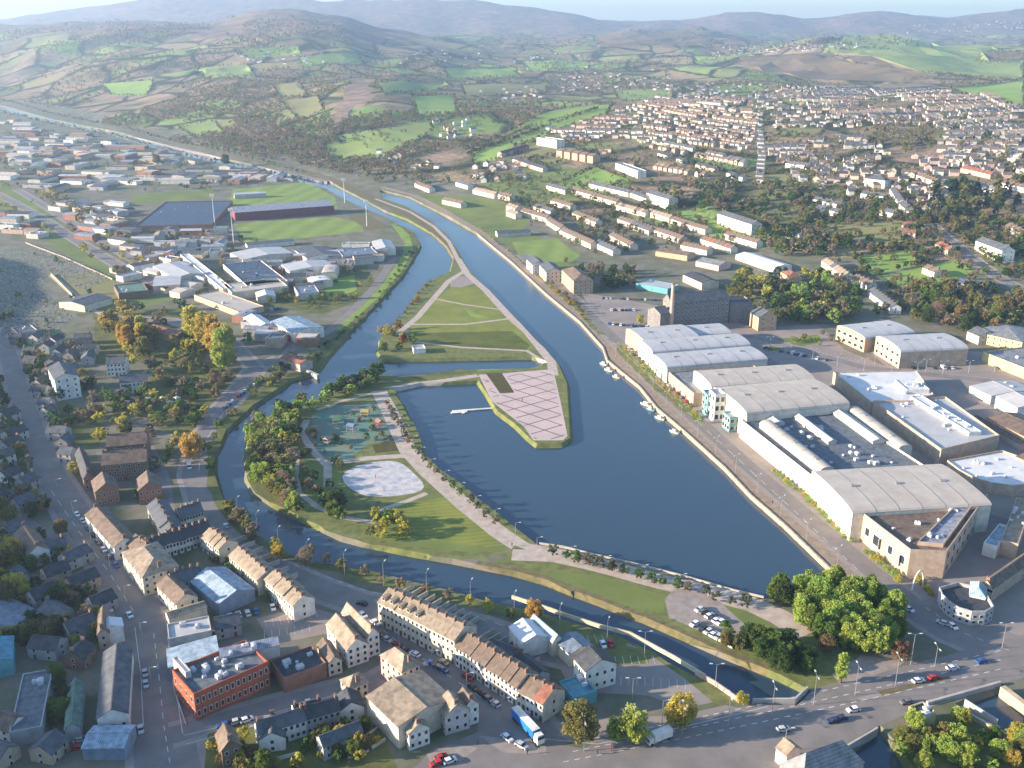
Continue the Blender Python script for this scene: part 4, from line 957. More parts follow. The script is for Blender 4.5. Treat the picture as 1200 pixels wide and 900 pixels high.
# mill
ml = complex_('mill', 820, 378, 'tall grey stone mill of six storeys standing in shade', 'mill')
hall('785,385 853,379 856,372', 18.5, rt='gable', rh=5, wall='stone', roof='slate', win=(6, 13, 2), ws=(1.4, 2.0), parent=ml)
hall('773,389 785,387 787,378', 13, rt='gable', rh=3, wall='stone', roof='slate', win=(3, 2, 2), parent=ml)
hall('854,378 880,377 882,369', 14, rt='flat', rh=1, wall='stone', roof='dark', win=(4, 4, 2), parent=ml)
x, y, z = P(786, 387); o = tag(link('mill_chimney', None, None, (x, y, z)), 'tall tapering stone mill chimney at the left end of the grey mill', 'chimney')
b = MB(); b.cyl(0, 0, 0, 33, 1.9, 1.1, 10); link('shaft', b.mesh('shaft', [wm('tan')]), o); b = MB(); b.cyl(0, 0, 33.02, 34.2, 1.4, 1.35, 10); link('cap', b.mesh('cap', [wm('stone')]), o)
B3('gabled_building', 'building', 'narrow cream gabled building right of the grey mill', '878,382 888,388 898,380', 10, rt='gable', rh=4, wall='orange', roof='slate', win=(3, 2, 2))
B3('shed', 'shed', 'long white roof in the trees above the mill', '862,304 908,320 916,314', 5, dp=18, rt='gable', rh=1.5, wall='white', roof='white')
B3('shed', 'shed', 'pinkish shed with grey roof above the mill chimney', '815,312 842,318 850,308', 5, dp=18, rt='gable', rh=2, wall='pink', roof='grey')
B3('shed', 'shed', 'orange-walled shed left of the pinkish shed', '768,300 805,306 808,298', 5, dp=16, rt='gable', rh=2, wall='orange', roof='brown')
B3('shed', 'shed', 'teal-roofed low shed in front of the trees left of the mill', '745,338 782,345 790,336', 4, dp=18, rt='flat', rh=.5, wall='teal', roof='pale')
B3('shed', 'shed', 'tan shed with a grey roof behind the mill chimney', '800,330 822,340 836,330', 6, dp=16, rt='gable', rh=2, wall='cream', roof='dark')
B3('yellow_house', 'house', 'yellow house in the trees above the mill wood', '914,328 924,334 930,326', 7, dp=11, rt='hip', rh=3, wall='yellow', roof='red', win=(2, 2, 2))
# apartments by the playing field
B3('apartment_block', 'building', 'brown-roofed apartment block nearest the canal below the pitch', '658,331 672,345 696,333', 11, dp=16, rt='hip', rh=4, wall='orange', roof='brown', win=(4, 3, 4))
B3('apartment_block', 'building', 'U-shaped cream apartment block left of the brown-roofed block', '632,322 640,331 662,323', 9, dp=14, rt='gable', rh=3, wall='cream', roof='slate', win=(3, 2, 4))
B3('apartment_block', 'building', 'small cream apartment block left of the U-shaped block', '617,314 624,321 634,316', 8, dp=12, rt='gable', rh=3, wall='white', roof='slate', win=(3, 2, 2))
B3('clubhouse', 'building', 'long low purple-grey building beside the green pitch', '583,278 622,276 622,272', 4, dp=10, rt='gable', rh=1.5, wall='pale', roof='slate')
B3('apartment_block', 'building', 'four-storey white block at the top of the green field', '629,170 652,174 658,167', 12, dp=16, rt='flat', rh=.8, wall='white', roof='grey', win=(4, 7, 2), ws=(1.6, 1.6))
for i in range(5):
    x = 652 + i * 9; B3('apartment_block', 'building', f'brick apartment block, {ordw(i + 1)} from the left in the line below the white block', f'{x},{184 + i * 1.6} {x + 6.5},{185.3 + i * 1.6} {x + 9},{180 + i * 1.6}', 10, dp=14, rt='gable', rh=3, wall='orange', roof='brown', win=(3, 2, 2), group='brick apartment blocks')
B3('apartment_block', 'building', 'tall pale yellow terrace with many chimneys left of the wood', '757,236 783,246 788,238', 12, dp=12, rt='gable', rh=3, wall='cream', roof='slate', win=(4, 10, 2), chim=2)
B3('apartment_block', 'building', 'tall pale yellow terrace with many chimneys beside the wood path', '840,262 880,276 886,268', 11, dp=12, rt='gable', rh=3, wall='cream', roof='slate', win=(3, 12, 2), chim=2)
B3('apartment_block', 'building', 'large white and pink terrace below the dark conifers', '1142,292 1172,308 1180,300', 11, dp=12, rt='gable', rh=3.5, wall='white', roof='slate', win=(3, 9, 2), chim=2)
B3('hotel', 'building', 'large white building among trees on the hillside', '1013,218 1036,221 1038,214', 9, dp=14, rt='hip', rh=3, wall='white', roof='slate', win=(3, 6, 2))
B3('shed', 'shed', 'blue-roofed long shed below the sloping fields', '1122,338 1160,343 1164,334', 5, dp=20, rt='gable', rh=1.5, wall='white', roof='blue')
B3('school', 'building', 'curved white long block above the green slope', '721,198 747,209 750,205', 9, dp=12, rt='flat', rh=.6, wall='white', roof='grey', win=(3, 9, 1))
# ---- stadium and sheds in the west
st = complex_('stadium_stand', 335, 258, 'long dark maroon stadium stand between two pitches', 'stadium stand')
hall('276,259 392,250 391,246', 9, rt='mono', rh=3, wall='maroon', roof='lead', parent=st)
b = MB()
x0, y0, z0 = P(276, 262); x1, y1, _ = P(392, 253); 
B3('stadium_stand', 'stadium stand', 'low white-roofed stand at the near side of the lower pitch', '290,292 345,287 345,284', 4, dp=8, rt='mono', rh=1, wall='white', roof='slate')
B3('stadium_stand', 'stadium stand', 'small grey stand behind the upper pitch', '275,233 312,231 312,228', 5, dp=8, rt='mono', rh=1, wall='pale', roof='pale')
B3('slab', 'slab', 'very large flat dark blue factory left of the stadium', '158,270 248,268 246,240', 4, rt='flat', rh=.8, wall='brick', roof='navy', units=5)  # large low flat box with a dark blue top
for q, h, rt, wl, rf, lb in [
 ('318,388 346,402 374,392', 7, 'gable', 'white', 'skyblue', 'large pale blue-roofed warehouse with white left gable'),
 ('286,380 302,392 318,386', 5, 'gable', 'cream', 'white', 'small white-roofed shed left of the pale blue warehouse'),
 ('360,334 366,339 386,333', 5, 'arch', 'cream', 'white', 'bright white barrel-roofed shed behind the levee scrub'),
 ('436,290 441,300 461,294', 6, 'gable', 'white', 'pale', 'white shed nearest the river bend'),
 ('330,318 340,326 386,316', 6, 'gable', 'white', 'pale', 'white shed with orange front right of the dark yard'),
 ('300,350 302,356 322,350', 5, 'gable', 'cream', 'white', 'low cream-roofed shed beside the scrub'),
 ('262,342 272,352 330,338', 6, 'flat', 'cream', 'beige', 'long flat olive-roofed store left of the scrub'),
 ('212,306 262,348 270,344', 6, 'flat', 'cream', 'white', 'long narrow cream building on the diagonal in the trading estate'),
 ('262,318 290,344 330,332', 6, 'flat', 'cream', 'navy', 'broad flat block coloured dark blue as a shaded yard in the trading estate'),  # open yard in shade, built as a block with the shade in its colour
 ('180,320 206,334 232,324', 6, 'gable', 'cream', 'pale', 'pale-roofed shed left of the diagonal building'),
 ('180,344 212,342 214,330', 6, 'gable', 'pink', 'pale', 'pink-fronted shed left of the car yard'),
 ('270,304 285,312 340,302', 6, 'gable', 'cream', 'pale', 'pale long shed below the near stand'),
 ('345,300 360,310 395,302', 6, 'gable', 'white', 'slate', 'slate-roofed shed with a white side below the pitch'),
 ('395,300 402,308 438,300', 6, 'flat', 'grey', 'blue', 'blue-roofed unit between pitch and levee'),
 ('345,344 350,352 372,346', 5, 'flat', 'pale', 'blue', 'small blue-roofed unit above the scrub'),
 ('100,366 132,356 128,344', 5, 'gable', 'cream', 'slate', 'slate-roofed shed in the tan-walled yard by the cemetery'),
 ('140,352 175,348 172,338', 5, 'flat', 'brown', 'green', 'green-roofed shed in the tan-walled yard by the cemetery'),
 ('172,392 206,402 212,394', 4, 'gable', 'orange', 'red', 'red-roofed low shed among the autumn trees'),
 ('228,352 280,372 300,362', 4, 'flat', 'tan', 'beige', 'broad tan flat roof beside the poplars'),
 ('22,398 45,394 44,386', 4, 'flat', 'grey', 'slate', 'grey flat shed at the cemetery corner'),
 ('330,428 352,436 362,430', 5, 'gable', 'pink', 'red', 'pink cottage on the west bank by the weir')]:
    B3('warehouse', 'warehouse', lb, q, h, rt=rt, rh=1.8 if rt != 'flat' else .7, wall=wl, roof=rf, units=2 if rt == 'flat' else 0)
# ---- old town, lower left: single buildings
NB = [
 ('town_house', '102,618 136,657 160,645', 6, 'gable', 2.6, 'white', 'brown', (2, 8, 2), 2, 'long white house with a brown roof beside the main road'),
 ('town_house', '19,641 35,667 62,661', 6, 'gable', 3, 'white', 'brown', (2, 4, 2), 2, 'white house with a brown roof left of the main road'),
 ('town_house', '146,668 170,699 207,679', 8, 'hip', 3, 'cream', 'tan', (3, 5, 5), 1, 'cream three-storey corner building on the main road'),
 ('town_house', '186,702 209,725 232,714', 6, 'gable', 2.6, 'cream', 'brown', (2, 5, 2), 1, 'cream house with brown roof and white gable right of the road'),
 ('old_building', '60,455 68,470 96,465', 13, 'gable', 2.5, 'white', 'slate', (4, 4, 3), 1, 'tall white building with a blank gable in the shaded old town'),
 ('old_building', '126,441 148,440 147,434', 8, 'gable', 3, 'white', 'slate', (3, 5, 2), 2, 'white house front behind the gardens'),
 ('old_building', '142,462 175,459 174,453', 7, 'gable', 3, 'white', 'slate', (2, 7, 2), 2, 'long pale blue-white house above the market stalls'),
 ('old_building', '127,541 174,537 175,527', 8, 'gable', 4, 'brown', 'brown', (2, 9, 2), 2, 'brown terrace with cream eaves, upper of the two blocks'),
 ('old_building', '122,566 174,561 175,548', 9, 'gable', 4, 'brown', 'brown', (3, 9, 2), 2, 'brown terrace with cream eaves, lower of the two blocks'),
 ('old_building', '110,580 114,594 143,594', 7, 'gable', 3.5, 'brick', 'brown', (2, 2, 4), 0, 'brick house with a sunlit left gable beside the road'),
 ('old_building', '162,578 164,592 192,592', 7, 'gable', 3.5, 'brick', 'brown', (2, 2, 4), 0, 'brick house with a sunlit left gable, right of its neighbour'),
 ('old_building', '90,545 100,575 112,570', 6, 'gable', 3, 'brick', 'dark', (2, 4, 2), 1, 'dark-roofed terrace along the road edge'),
 ('shed', '198,750 200,768 250,757', 6, 'flat', .6, 'pale', 'pale', None, 0, 'light grey flat-roofed hall by the main road'),
 ('shed', '198,776 200,798 258,784', 5, 'mono', 1.5, 'blue', 'skyblue', None, 0, 'blue-grey sloping roof in front of the red-brick mill'),
 ('shed', '196,735 200,742 247,732', 6, 'gable', 1, 'cream', 'tan', None, 0, 'narrow tan-roofed building above the light grey hall'),
 ('shed', '224,694 258,722 302,706', 5, 'gable', 2.5, 'blue', 'skyblue', None, 0, 'blue striped shed roof with a skylight strip'),
 ('hall', '125,782 117,862 152,864', 6, 'gable', 2.5, 'white', 'slate', (1, 0, 3), 0, 'long slate-roofed hall with a white gable by the main road'),
 ('hall', '84,818 79,872 96,872', 5, 'gable', 2, 'grey', 'green', None, 0, 'narrow green-roofed hall left of the slate-roofed hall'),
 ('hall', '30,806 14,876 50,880', 5, 'flat', .5, 'grey', 'felt', None, 0, 'large dark flat roof at the lower left edge'),
 ('hall', '-12,770 -14,798 18,796', 6, 'gable', 1, 'teal', 'teal', None, 0, 'teal-roofed shed cut off by the left edge'),
 ('town_house', '118,735 117,762 130,762', 6, 'gable', 2.5, 'tan', 'brown', (2, 3, 1), 1, 'narrow house with a lit orange-brown side near the road'),
 ('hall', '118,748 120,758 147,752', 6, 'gable', 1.5, 'white', 'white', None, 0, 'small white-roofed building between the road and a lit house'),
 ('town_house', '384,752 408,783 432,774', 7, 'gable', 3, 'white', 'tan', (3, 4, 3), 1, 'white building with a tan roof, left of two side by side'),
 ('town_house', '402,740 432,771 446,766', 8, 'gable', 3, 'white', 'tan', (3, 5, 2), 1, 'white building with a tan roof, right of two side by side'),
 ('town_house', '373,770 386,793 400,786', 5, 'gable', 2, 'cream', 'brown', (2, 3, 2), 0, 'small cream outbuilding left of the paired white buildings'),
 ('town_house', '400,812 410,824 432,815', 5, 'hip', 2.5, 'cream', 'tan', (2, 2, 3), 1, 'small tan hip-roofed house on the side street'),
 ('town_house', '447,792 472,813 487,798', 8, 'hip', 3.5, 'pink', 'tan', (3, 4, 3), 1, 'pink hip-roofed corner house above the tan hall'),
 ('market_hall', '431,841 468,878 534,846', 8, 'gable', 2, 'cream', 'tan', None, 0, 'very large hall with a single tan roof and lit left wall'),
 ('town_house', '472,868 480,880 505,873', 6, 'gable', 2.5, 'white', 'tan', (2, 3, 3), 1, 'white gabled house at the lower corner of the tan hall'),
 ('town_house', '512,845 522,862 548,850', 7, 'gable', 3, 'pale', 'tan', (2, 4, 3), 1, 'pale house with tan roof right of the large hall'),
 ('town_house', '535,838 545,852 560,845', 7, 'gable', 2.5, 'white', 'brown', (2, 3, 2), 1, 'white corner house where the terrace street widens'),
 ('shed', '597,752 612,772 640,760', 6, 'gable', 2, 'white', 'white', None, 0, 'white-roofed workshop behind the cream terrace'),
 ('shed', '620,745 648,770 656,764', 6, 'gable', 2, 'cream', 'skyblue', None, 0, 'pale blue lean-to right of the white-roofed workshop'),
 ('shed', '650,765 668,782 692,770', 5, 'gable', 1.5, 'cream', 'blue', None, 0, 'blue-roofed store between the workshop and the white hall'),
 ('hall', '672,795 686,812 718,798', 8, 'gable', 3, 'white', 'dark', (2, 3, 4), 0, 'white hall with a dark roof beside the lower car park'),
 ('shed', '655,812 672,832 698,822', 4, 'flat', .5, 'teal', 'teal', None, 0, 'teal flat-roofed shed behind the three round trees'),
 ('shed', '600,790 625,812 640,800', 5, 'gable', 2, 'grey', 'dark', None, 0, 'dark yard shed behind the brown-roofed terrace'),
 ('town_house', '255,880 262,900 285,895', 6, 'gable', 3, 'brown', 'brown', (2, 3, 2), 1, 'brown-roofed house at the bottom edge in the scrub'),
 ('town_house', '300,868 305,880 360,862', 6, 'gable', 2.5, 'white', 'slate', (2, 2, 8), 2, 'low white row along the side street'),
 ('town_house', '355,850 360,862 400,850', 6, 'gable', 2.5, 'grey', 'dark', (2, 2, 6), 2, 'grey row along the side street right of the white row'),
 ('town_house', '372,880 380,892 430,878', 5, 'gable', 2, 'grey', 'slate', (2, 2, 4), 0, 'slate-roofed house in the scrub below the side street'),
 ('town_house', '912,916 938,942 1012,916', 6, 'hip', 6, 'pink', 'grey', None, 0, 'grey pyramid-roofed building at the bottom edge of the road'),
 ('town_house', '908,892 920,902 938,895', 5, 'gable', 2, 'white', 'tan', None, 0, 'small white gable beside the pyramid-roofed building'),
 ('kiosk', '1062,845 1078,858 1092,850', 5, 'flat', .6, 'yellow', 'dark', None, 0, 'yellow-walled lock building below the bridge parapet')]
for nm, q, h, rt, rh, wl, rf, wn, ch, lb in NB:
    rdg = 'BC' if lb.startswith(('low white row', 'grey row', 'slate-roofed house in', 'narrow tan-roofed')) else 'AB'
    if rdg == 'BC' and wn: wn = (wn[0], wn[2], wn[1])
    B3(nm, {'shed': 'shed', 'hall': 'hall', 'market_hall': 'hall', 'kiosk': 'building', 'old_building': 'building'}.get(nm, 'house'), lb, q, h, rt=rt, rh=rh, wall=wl, roof=rf, win=wn, chim=ch, ridge=rdg, door=wn is not None, units=2 if rt == 'flat' else 0)
# red-brick mill by the road
rb = complex_('brick_mill', 270, 825, 'large red-brick mill with a flat grey roof on the street corner', 'mill')
hall('206,816 231,845 334,822', 9, rt='flat', rh=1, wall='redbrick', roof='felt', units=12, win=(2, 4, 13), ws=(1.1, 2.2), parent=rb)
hall('207,806 222,824 229,822', 11, rt='flat', rh=.5, wall='pale', roof='white', parent=rb)
hall('262,801 330,786 326,780', 10, rt='mono', rh=1, wall='pale', roof='lead', units=3, parent=rb)
hall('318,790 334,812 385,795', 5, rt='flat', rh=.6, wall='brick', roof='dark', units=5, parent=rb)
# ---- terraces (houses one by one)
terrace('444,731 533,779', 'of the tall cream terrace', 'cream', 'tan', n=9, dp=11, h=9.5, rh=3, fl=3, chim=1, name='terraced_house')
terrace('534,780 605,828', 'with brown roofs below the cream terrace', 'cream white pale', 'brown', n=8, dp=10, h=7.5, rh=3, fl=3, chim=1)
terrace('606,828 636,847', 'ending at the blue lorry', 'pink cream white', 'red brown', n=3, dp=10, h=6.5, rh=3, fl=2, chim=1)
terrace('172,662 250,636', 'of white fronts behind the cream corner building', 'white pink white', 'dark', n=10, dp=8, h=6, fl=2)
terrace('213,620 240,613', 'above the long white row', 'white cream', 'slate', n=4, h=5.5)
terrace('237,645 258,660', 'highest on the riverside road', 'cream pale', 'tan', n=4, h=6.5)
terrace('270,667 303,699', 'in mid riverside road terrace', 'cream', 'tan', n=6, h=6.5)
terrace('311,697 345,729', 'lowest on the riverside road', 'cream white', 'tan', n=6, h=7)
terrace('174,606 192,640', 'behind the two brick houses', 'cream brick', 'slate', n=5, h=5.5)
terrace('150,652 172,672', 'squeezed beside the main road corner', 'cream', 'brown', n=3, h=6)
terrace('205,700 240,690', 'behind the blue striped shed', 'cream grey', 'slate', n=4, h=5.5)
terrace('518,239 540,244', 'nearest the canal head', 'cream', 'brown'); terrace('486,219 503,226', 'at the canal head', 'pink white', 'brown')
terrace('554,227 579,233', 'above the canal meadow', 'cream', 'tan'); terrace('581,232 597,236', 'right end above the canal meadow', 'cream', 'brown'); terrace('534,218 548,222', 'behind the canal meadow', 'white', 'slate')
terrace('593,246 604,250', 'short, stepping down to the pitch', 'cream', 'tan', n=3); terrace('593,253 604,257', 'short, lowest above the pitch', 'cream', 'tan', n=3)
terrace('610,252 640,261', 'long and cream above the pitch', 'cream', 'brown'); terrace('640,263 656,273', 'mid-line above the pitch', 'cream white', 'brown')
terrace('656,275 692,292', 'right in the line above the pitch', 'cream', 'brown'); terrace('696,290 718,300', 'ending the line above the pitch', 'cream pale', 'slate')
terrace('625,247 645,253', 'second line above the pitch', 'cream', 'slate'); terrace('645,240 668,247', 'third line above the pitch', 'white cream', 'brown')
terrace('670,255 698,266', 'behind the small green', 'cream', 'brown'); terrace('668,227 722,242', 'upper long line below the green slope', 'cream', 'brown'); terrace('722,246 756,255', 'upper long line, middle', 'cream', 'brown tan')
terrace('757,253 784,261', 'upper long line, right part', 'cream', 'tan'); terrace('786,262 826,275', 'upper long line, right end', 'cream white', 'brown'); terrace('723,262 771,277', 'second long line', 'pink cream', 'brown')
terrace('771,277 797,286', 'second long line, right end', 'pink white', 'brown'); terrace('713,281 738,294', 'of cream fronts by the dark trees', 'cream', 'brown'); terrace('690,220 736,231', 'white, beside the green slope', 'white pale', 'slate')
terrace('738,231 757,238', 'white, left of the tall pale terrace', 'white', 'slate'); terrace('820,286 856,298', 'right of the second long line', 'cream', 'red brown'); terrace('848,280 886,291', 'highest beside the wood', 'white', 'brown')
terrace('797,293 828,300', 'above the orange shed', 'white cream', 'brown'); terrace('911,277 936,282', 'alone in the trees', 'white', 'slate'); terrace('738,268 760,276', 'between the long lines', 'cream', 'slate'); terrace('640,222 662,228', 'above the meadow path', 'cream', 'slate')
terrace('588,184 620,175', 'dark-roofed, along the green field edge', 'brick pink', 'dark', wn=9); terrace('600,190 636,202', 'dark-roofed, below the brick blocks', 'pink brick', 'dark', wn=9)
terrace('1016,347 1042,368', 'white, running down past the sloping fields', 'white', 'slate'); terrace('997,332 1017,341', 'white, upper part past the sloping fields', 'cream white', 'brown'); terrace('962,312 988,330', 'atop the lane by the wood', 'cream', 'tan slate')
terrace('950,238 985,246', 'of pale villas in the trees', 'white', 'slate', wn=14, gap=5); terrace('953,248 985,255', 'of pale villas, lower', 'white cream', 'slate', wn=16, gap=6); terrace('1042,226 1052,242', 'curving down the hill', 'white', 'slate'); terrace('1052,243 1064,254', 'curving down the hill, lower end', 'white', 'slate')
terrace('1056,270 1072,271', 'of red and white gables', 'white cream', 'red', n=2); terrace('1056,279 1072,280', 'of red and white gables, lower', 'cream', 'red', n=2); terrace('1073,210 1095,218', 'above the conifers', 'white pink', 'brown'); terrace('1177,270 1205,285', 'at the right edge above the white terrace', 'cream', 'brown')
terrace('1165,218 1200,226', 'at the right edge, white', 'white', 'brown slate'); terrace('1125,202 1160,210', 'orange, above the white one at the edge', 'pink orange', 'red'); terrace('1140,222 1165,228', 'white, under the orange one', 'white', 'grey'); terrace('920,196 946,199', 'on the hill meadow', 'white pink', 'slate')
terrace('1095,292 1110,300', 'small, left of the road', 'pink cream', 'red'); terrace('1030,252 1046,256', 'below the hotel', 'cream', 'slate'); terrace('1060,262 1050,262', 'x', 'cream', 'slate', n=1) if False else None
terrace('1008,232 1034,236', 'under the large white building', 'white', 'slate'); terrace('926,290 950,296', 'at the wood edge', 'cream', 'slate'); terrace('1080,320 1094,326', 'at the field gate', 'cream', 'brown')
for i in range(13):
    y_ = 214 - i * 4.9; x_ = 893 - abs(6 - i) * .5
    x, y, z = P(x_, y_); house(x, y, z, rad(-25), 10, 7, 4.4, 2.6, 'pale', 'slate', 1, 2, f'pale gabled house, {ordw(i + 1)} from the bottom in the steep single column of gables', 'steep column of pale gabled houses', name='detached_house')
streets('640,152 690,140 730,128 760,160 760,200 740,196 700,178 650,160', -28, 'in the dense hillside estate', 'pale tan pink cream white', 'brown dark slate brown', curve=1)
streets('735,128 770,112 872,116 888,150 872,212 800,207 765,200 762,160', -62, 'in the central hillside estate', 'pale pink tan grey cream', 'brown dark slate brown', curve=.6, skip=-.05)
estate('830,95 960,104 1000,110 1000,130 900,130 830,112', 110, 'in the upper estate', ang=-8)
streets('940,100 1100,106 1200,128 1200,165 1100,150 1010,146 940,130', -14, 'in the upper right-hand estate', 'pale cream pink pale', 'brown slate tan dark', curve=1, skip=.06)
streets('1110,150 1200,165 1200,212 1120,202 1095,175', -30, 'in the right-hand estate', 'pale cream white grey', 'slate brown', curve=1, skip=.08)
estate('650,82 780,80 790,105 660,108', 90, 'in the far village', 'pink white cream', ang=-10); estate('830,56 900,54 1010,47 1005,56 830,68', 70, 'on the skyline', ang=-5, L1=25); estate('1050,30 1200,22 1200,36 1060,40', 60, 'far right', ang=0, L1=22)
estate('900,180 1000,186 1060,225 1000,230 940,215', 50, 'among the hillside trees', ang=-10); estate('505,140 550,142 560,160 520,165', 16, 'at the farm lane', 'white orange cream', ang=20); estate('540,105 640,100 640,115 560,120', 22, 'in the field hamlet', ang=-10)
estate('440,175 500,180 520,200 450,200', 12, 'in the trees above the canal head', 'white cream', ang=-10); estate('540,195 600,190 620,210 560,215', 16, 'above the canal terraces', 'white pink', ang=-10)
estate('270,60 420,58 400,78 280,76', 26, 'in the hill village', 'white', ang=0); estate('420,60 560,58 680,60 680,75 440,75', 40, 'along the far road', 'white cream', ang=0); estate('1000,205 1060,200 1120,215 1120,250 1060,250', 26, 'around the hotel', 'white cream', ang=-15)
estate('1070,185 1200,190 1200,210 1080,205', 30, 'under the estate', 'pink white', ang=-10); estate('300,150 345,150 345,165 300,165', 8, 'at the quarry farm', 'cream orange', ang=0); estate('780,100 830,98 850,120 790,125', 45, 'by the junction', 'white pale pink', ang=-10)
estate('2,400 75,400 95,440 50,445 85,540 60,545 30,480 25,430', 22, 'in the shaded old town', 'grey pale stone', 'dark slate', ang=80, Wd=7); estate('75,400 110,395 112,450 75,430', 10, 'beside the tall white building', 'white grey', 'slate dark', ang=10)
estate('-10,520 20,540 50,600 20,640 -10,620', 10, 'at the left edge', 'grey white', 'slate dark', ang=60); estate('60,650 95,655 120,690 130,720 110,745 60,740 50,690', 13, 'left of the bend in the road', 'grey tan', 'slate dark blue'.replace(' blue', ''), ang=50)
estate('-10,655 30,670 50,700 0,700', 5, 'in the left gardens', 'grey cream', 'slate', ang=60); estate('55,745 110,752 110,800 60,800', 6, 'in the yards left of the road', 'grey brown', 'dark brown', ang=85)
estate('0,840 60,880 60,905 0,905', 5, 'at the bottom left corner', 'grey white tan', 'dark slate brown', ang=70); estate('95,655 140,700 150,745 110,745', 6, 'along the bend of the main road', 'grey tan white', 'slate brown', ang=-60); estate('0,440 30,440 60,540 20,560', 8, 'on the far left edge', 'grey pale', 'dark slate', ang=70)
estate('262,735 300,722 300,740 262,752', 3, 'in the yard above the brick mill', 'grey', 'slate', ang=15); estate('560,722 600,735 620,750 590,758 550,735', 7, 'behind the cream terrace', 'grey pale', 'dark slate', ang=-30); estate('560,760 600,775 615,800 590,800', 6, 'in back yards of the brown terrace', 'grey brick', 'dark slate', ang=-30)
estate('300,852 420,822 430,845 300,880', 8, 'along the side street', 'grey white', 'slate dark', ang=15); estate('180,600 235,592 240,608 190,618', 6, 'by the orange tree road', 'cream grey', 'slate', ang=0); estate('20,760 60,760 60,790 25,790', 3, 'by the dark flat roof', 'grey', 'dark', ang=0)
streets('900,170 1010,160 1045,182 1000,200 905,205', -20, 'on the middle slope', 'white cream pale', 'brown slate', curve=1, rowsp=20, gap=.25)
estate('875,125 1010,122 1010,150 885,150', 50, 'on the upper middle slope', 'white cream pale', ang=-10)
estate('300,640 320,650 345,680 330,690', 0, 'x')
# sheds of the trading estate, filled in at random but each a thing
SH = []
def sheds(q, n, desc, L0, L1, W0, W1, ang, walls='white cream pale grey tan brick', roofs='pale slate grey slate dark slate beige lead lead felt tan grey'):
    poly = pts(q); k = g = 0
    while k < n and g < n * 8:
        g += 1; x, y, z = P(*inpoly_px(poly)); L, W_ = R.uniform(L0, L1), R.uniform(W0, W1)
        if in_water(x, y) or blocked(x, y, BLOCK | {'levee', 'cemetery'}) or occ(x, y, (L + W_) * .27): continue
        k += 1; rt = R.choice(('gable', 'gable', 'flat', 'arch')); w, r = R.choice(walls.split()), R.choice(roofs.split())
        build('industrial_shed', f'{w}-walled shed with {r} roof, {ordw(k)} {desc}'.replace('lead', 'lead-grey').replace('skyblue', 'sky-blue'), 'shed', x, y, z, rad(ang + R.choice((0, 0, 90)) + R.uniform(-9, 9)), L, W_, R.uniform(3.6, 6), rt, 1.2 if rt != 'flat' else .6, w, r, group='trading estate sheds', units=R.choice((0, 2)) if rt == 'flat' else 0)
sheds('0,138 60,150 200,182 260,196 262,212 150,222 60,225 0,210', 85, 'in the far trading estate', 18, 46, 12, 26, -8)
sheds('260,196 330,208 360,212 270,216', 12, 'behind the upper pitch', 16, 34, 12, 20, -5); sheds('60,240 150,235 150,262 175,300 130,300 80,270', 24, 'between main road and factory', 12, 28, 9, 18, -25)
sheds('150,272 270,272 272,300 200,305 170,300', 18, 'in front of the dark blue factory', 12, 26, 8, 16, 5); sheds('272,300 450,288 440,310 400,330 340,345 290,345', 34, 'between pitch and levee', 12, 30, 8, 16, 8)
sheds('130,300 210,305 260,345 225,350 140,335', 14, 'left of the diagonal building', 12, 24, 8, 16, -30); sheds('280,372 340,390 380,400 330,415 300,395', 8, 'around the car yard', 10, 18, 8, 12, -10)
sheds('0,245 30,255 50,280 0,280', 8, 'at the left edge above the cemetery', 14, 26, 10, 16, -10); sheds('-10,655 100,700 110,745 60,745 0,735', 7, 'in the left yards', 12, 22, 8, 14, 60, 'blue grey', 'blue slate teal')
sheds('55,880 140,875 150,905 60,905', 4, 'at the bottom left', 12, 20, 8, 12, 10, 'blue white', 'blue skyblue slate')
# ---- trees
grove('290,495 345,482 400,455 430,442 442,455 405,470 368,478 352,500 350,560 350,608 325,600 300,577 288,530', 110, 'green lime olive lime dark yellow lime bare bare olive', 5, 9, 'in the thicket by the river bend')
grove('312,478 345,462 400,448 440,440 450,452 400,462 345,480 320,488', 26, 'dark dark green', 5, 8, 'along the dark hedge above the playground'); grove('374,438 416,433 416,444 385,448', 7, 'yellow olive lime', 5, 8, 'on the tongue of land at the weir')
grove('434,424 478,424 478,438 436,440', 12, 'dark green', 5, 8, 'below the island channel'); grove('444,386 465,384 487,398 486,416 448,416', 12, 'red orange yellow green dark yellow', 5, 8, 'at the island corner')
grove('470,345 520,322 535,315 530,322 510,335 480,362 460,384 450,392', 18, 'bush olive rust red'.replace('bush ', ''), 1.5, 3, 'on the island bank', 'bush'); grove('380,540 400,545 400,600 350,600 352,560', 14, 'green dark bare olive', 3, 6, 'around the lower park paths')
grove('375,585 400,590 402,612 376,606', 5, 'dark green', 6, 9, 'clumped below the splash pad'); grove('440,610 470,610 480,635 430,638', 11, 'yellow yellow green olive', 5, 8, 'yellow at the lawn corner')
grove('366,486 400,475 438,471 456,483 466,515 432,520 408,538 376,536 364,512', 22, 'green olive rust', 2, 4.5, 'in the playground'); grove('350,490 370,500 372,545 352,545', 10, 'rust olive green', 2.5, 5, 'between the park paths')
grove('930,700 962,690 1014,698 1050,722 1054,762 1015,768 962,752 935,735', 130, 'lime:oval lime:oval lime green:oval', 8, 12, 'in the big lime-green wood', block=None)
grove('960,735 1010,745 1020,765 965,765', 8, 'dark green', 4, 6, 'under the big lime-green wood', block=None); grove('876,758 905,750 945,766 955,788 935,797 895,780', 30, 'dark dark green green', 6, 9, 'in the dark green wood by the river', block={'road'})
grove('850,738 880,740 880,765 850,760', 7, 'olive green', 4, 7, 'at the car park end', block=None); grove('896,685 915,680 922,712 900,706', 6, 'dark green', 7, 10, 'at the basin corner', block=None)
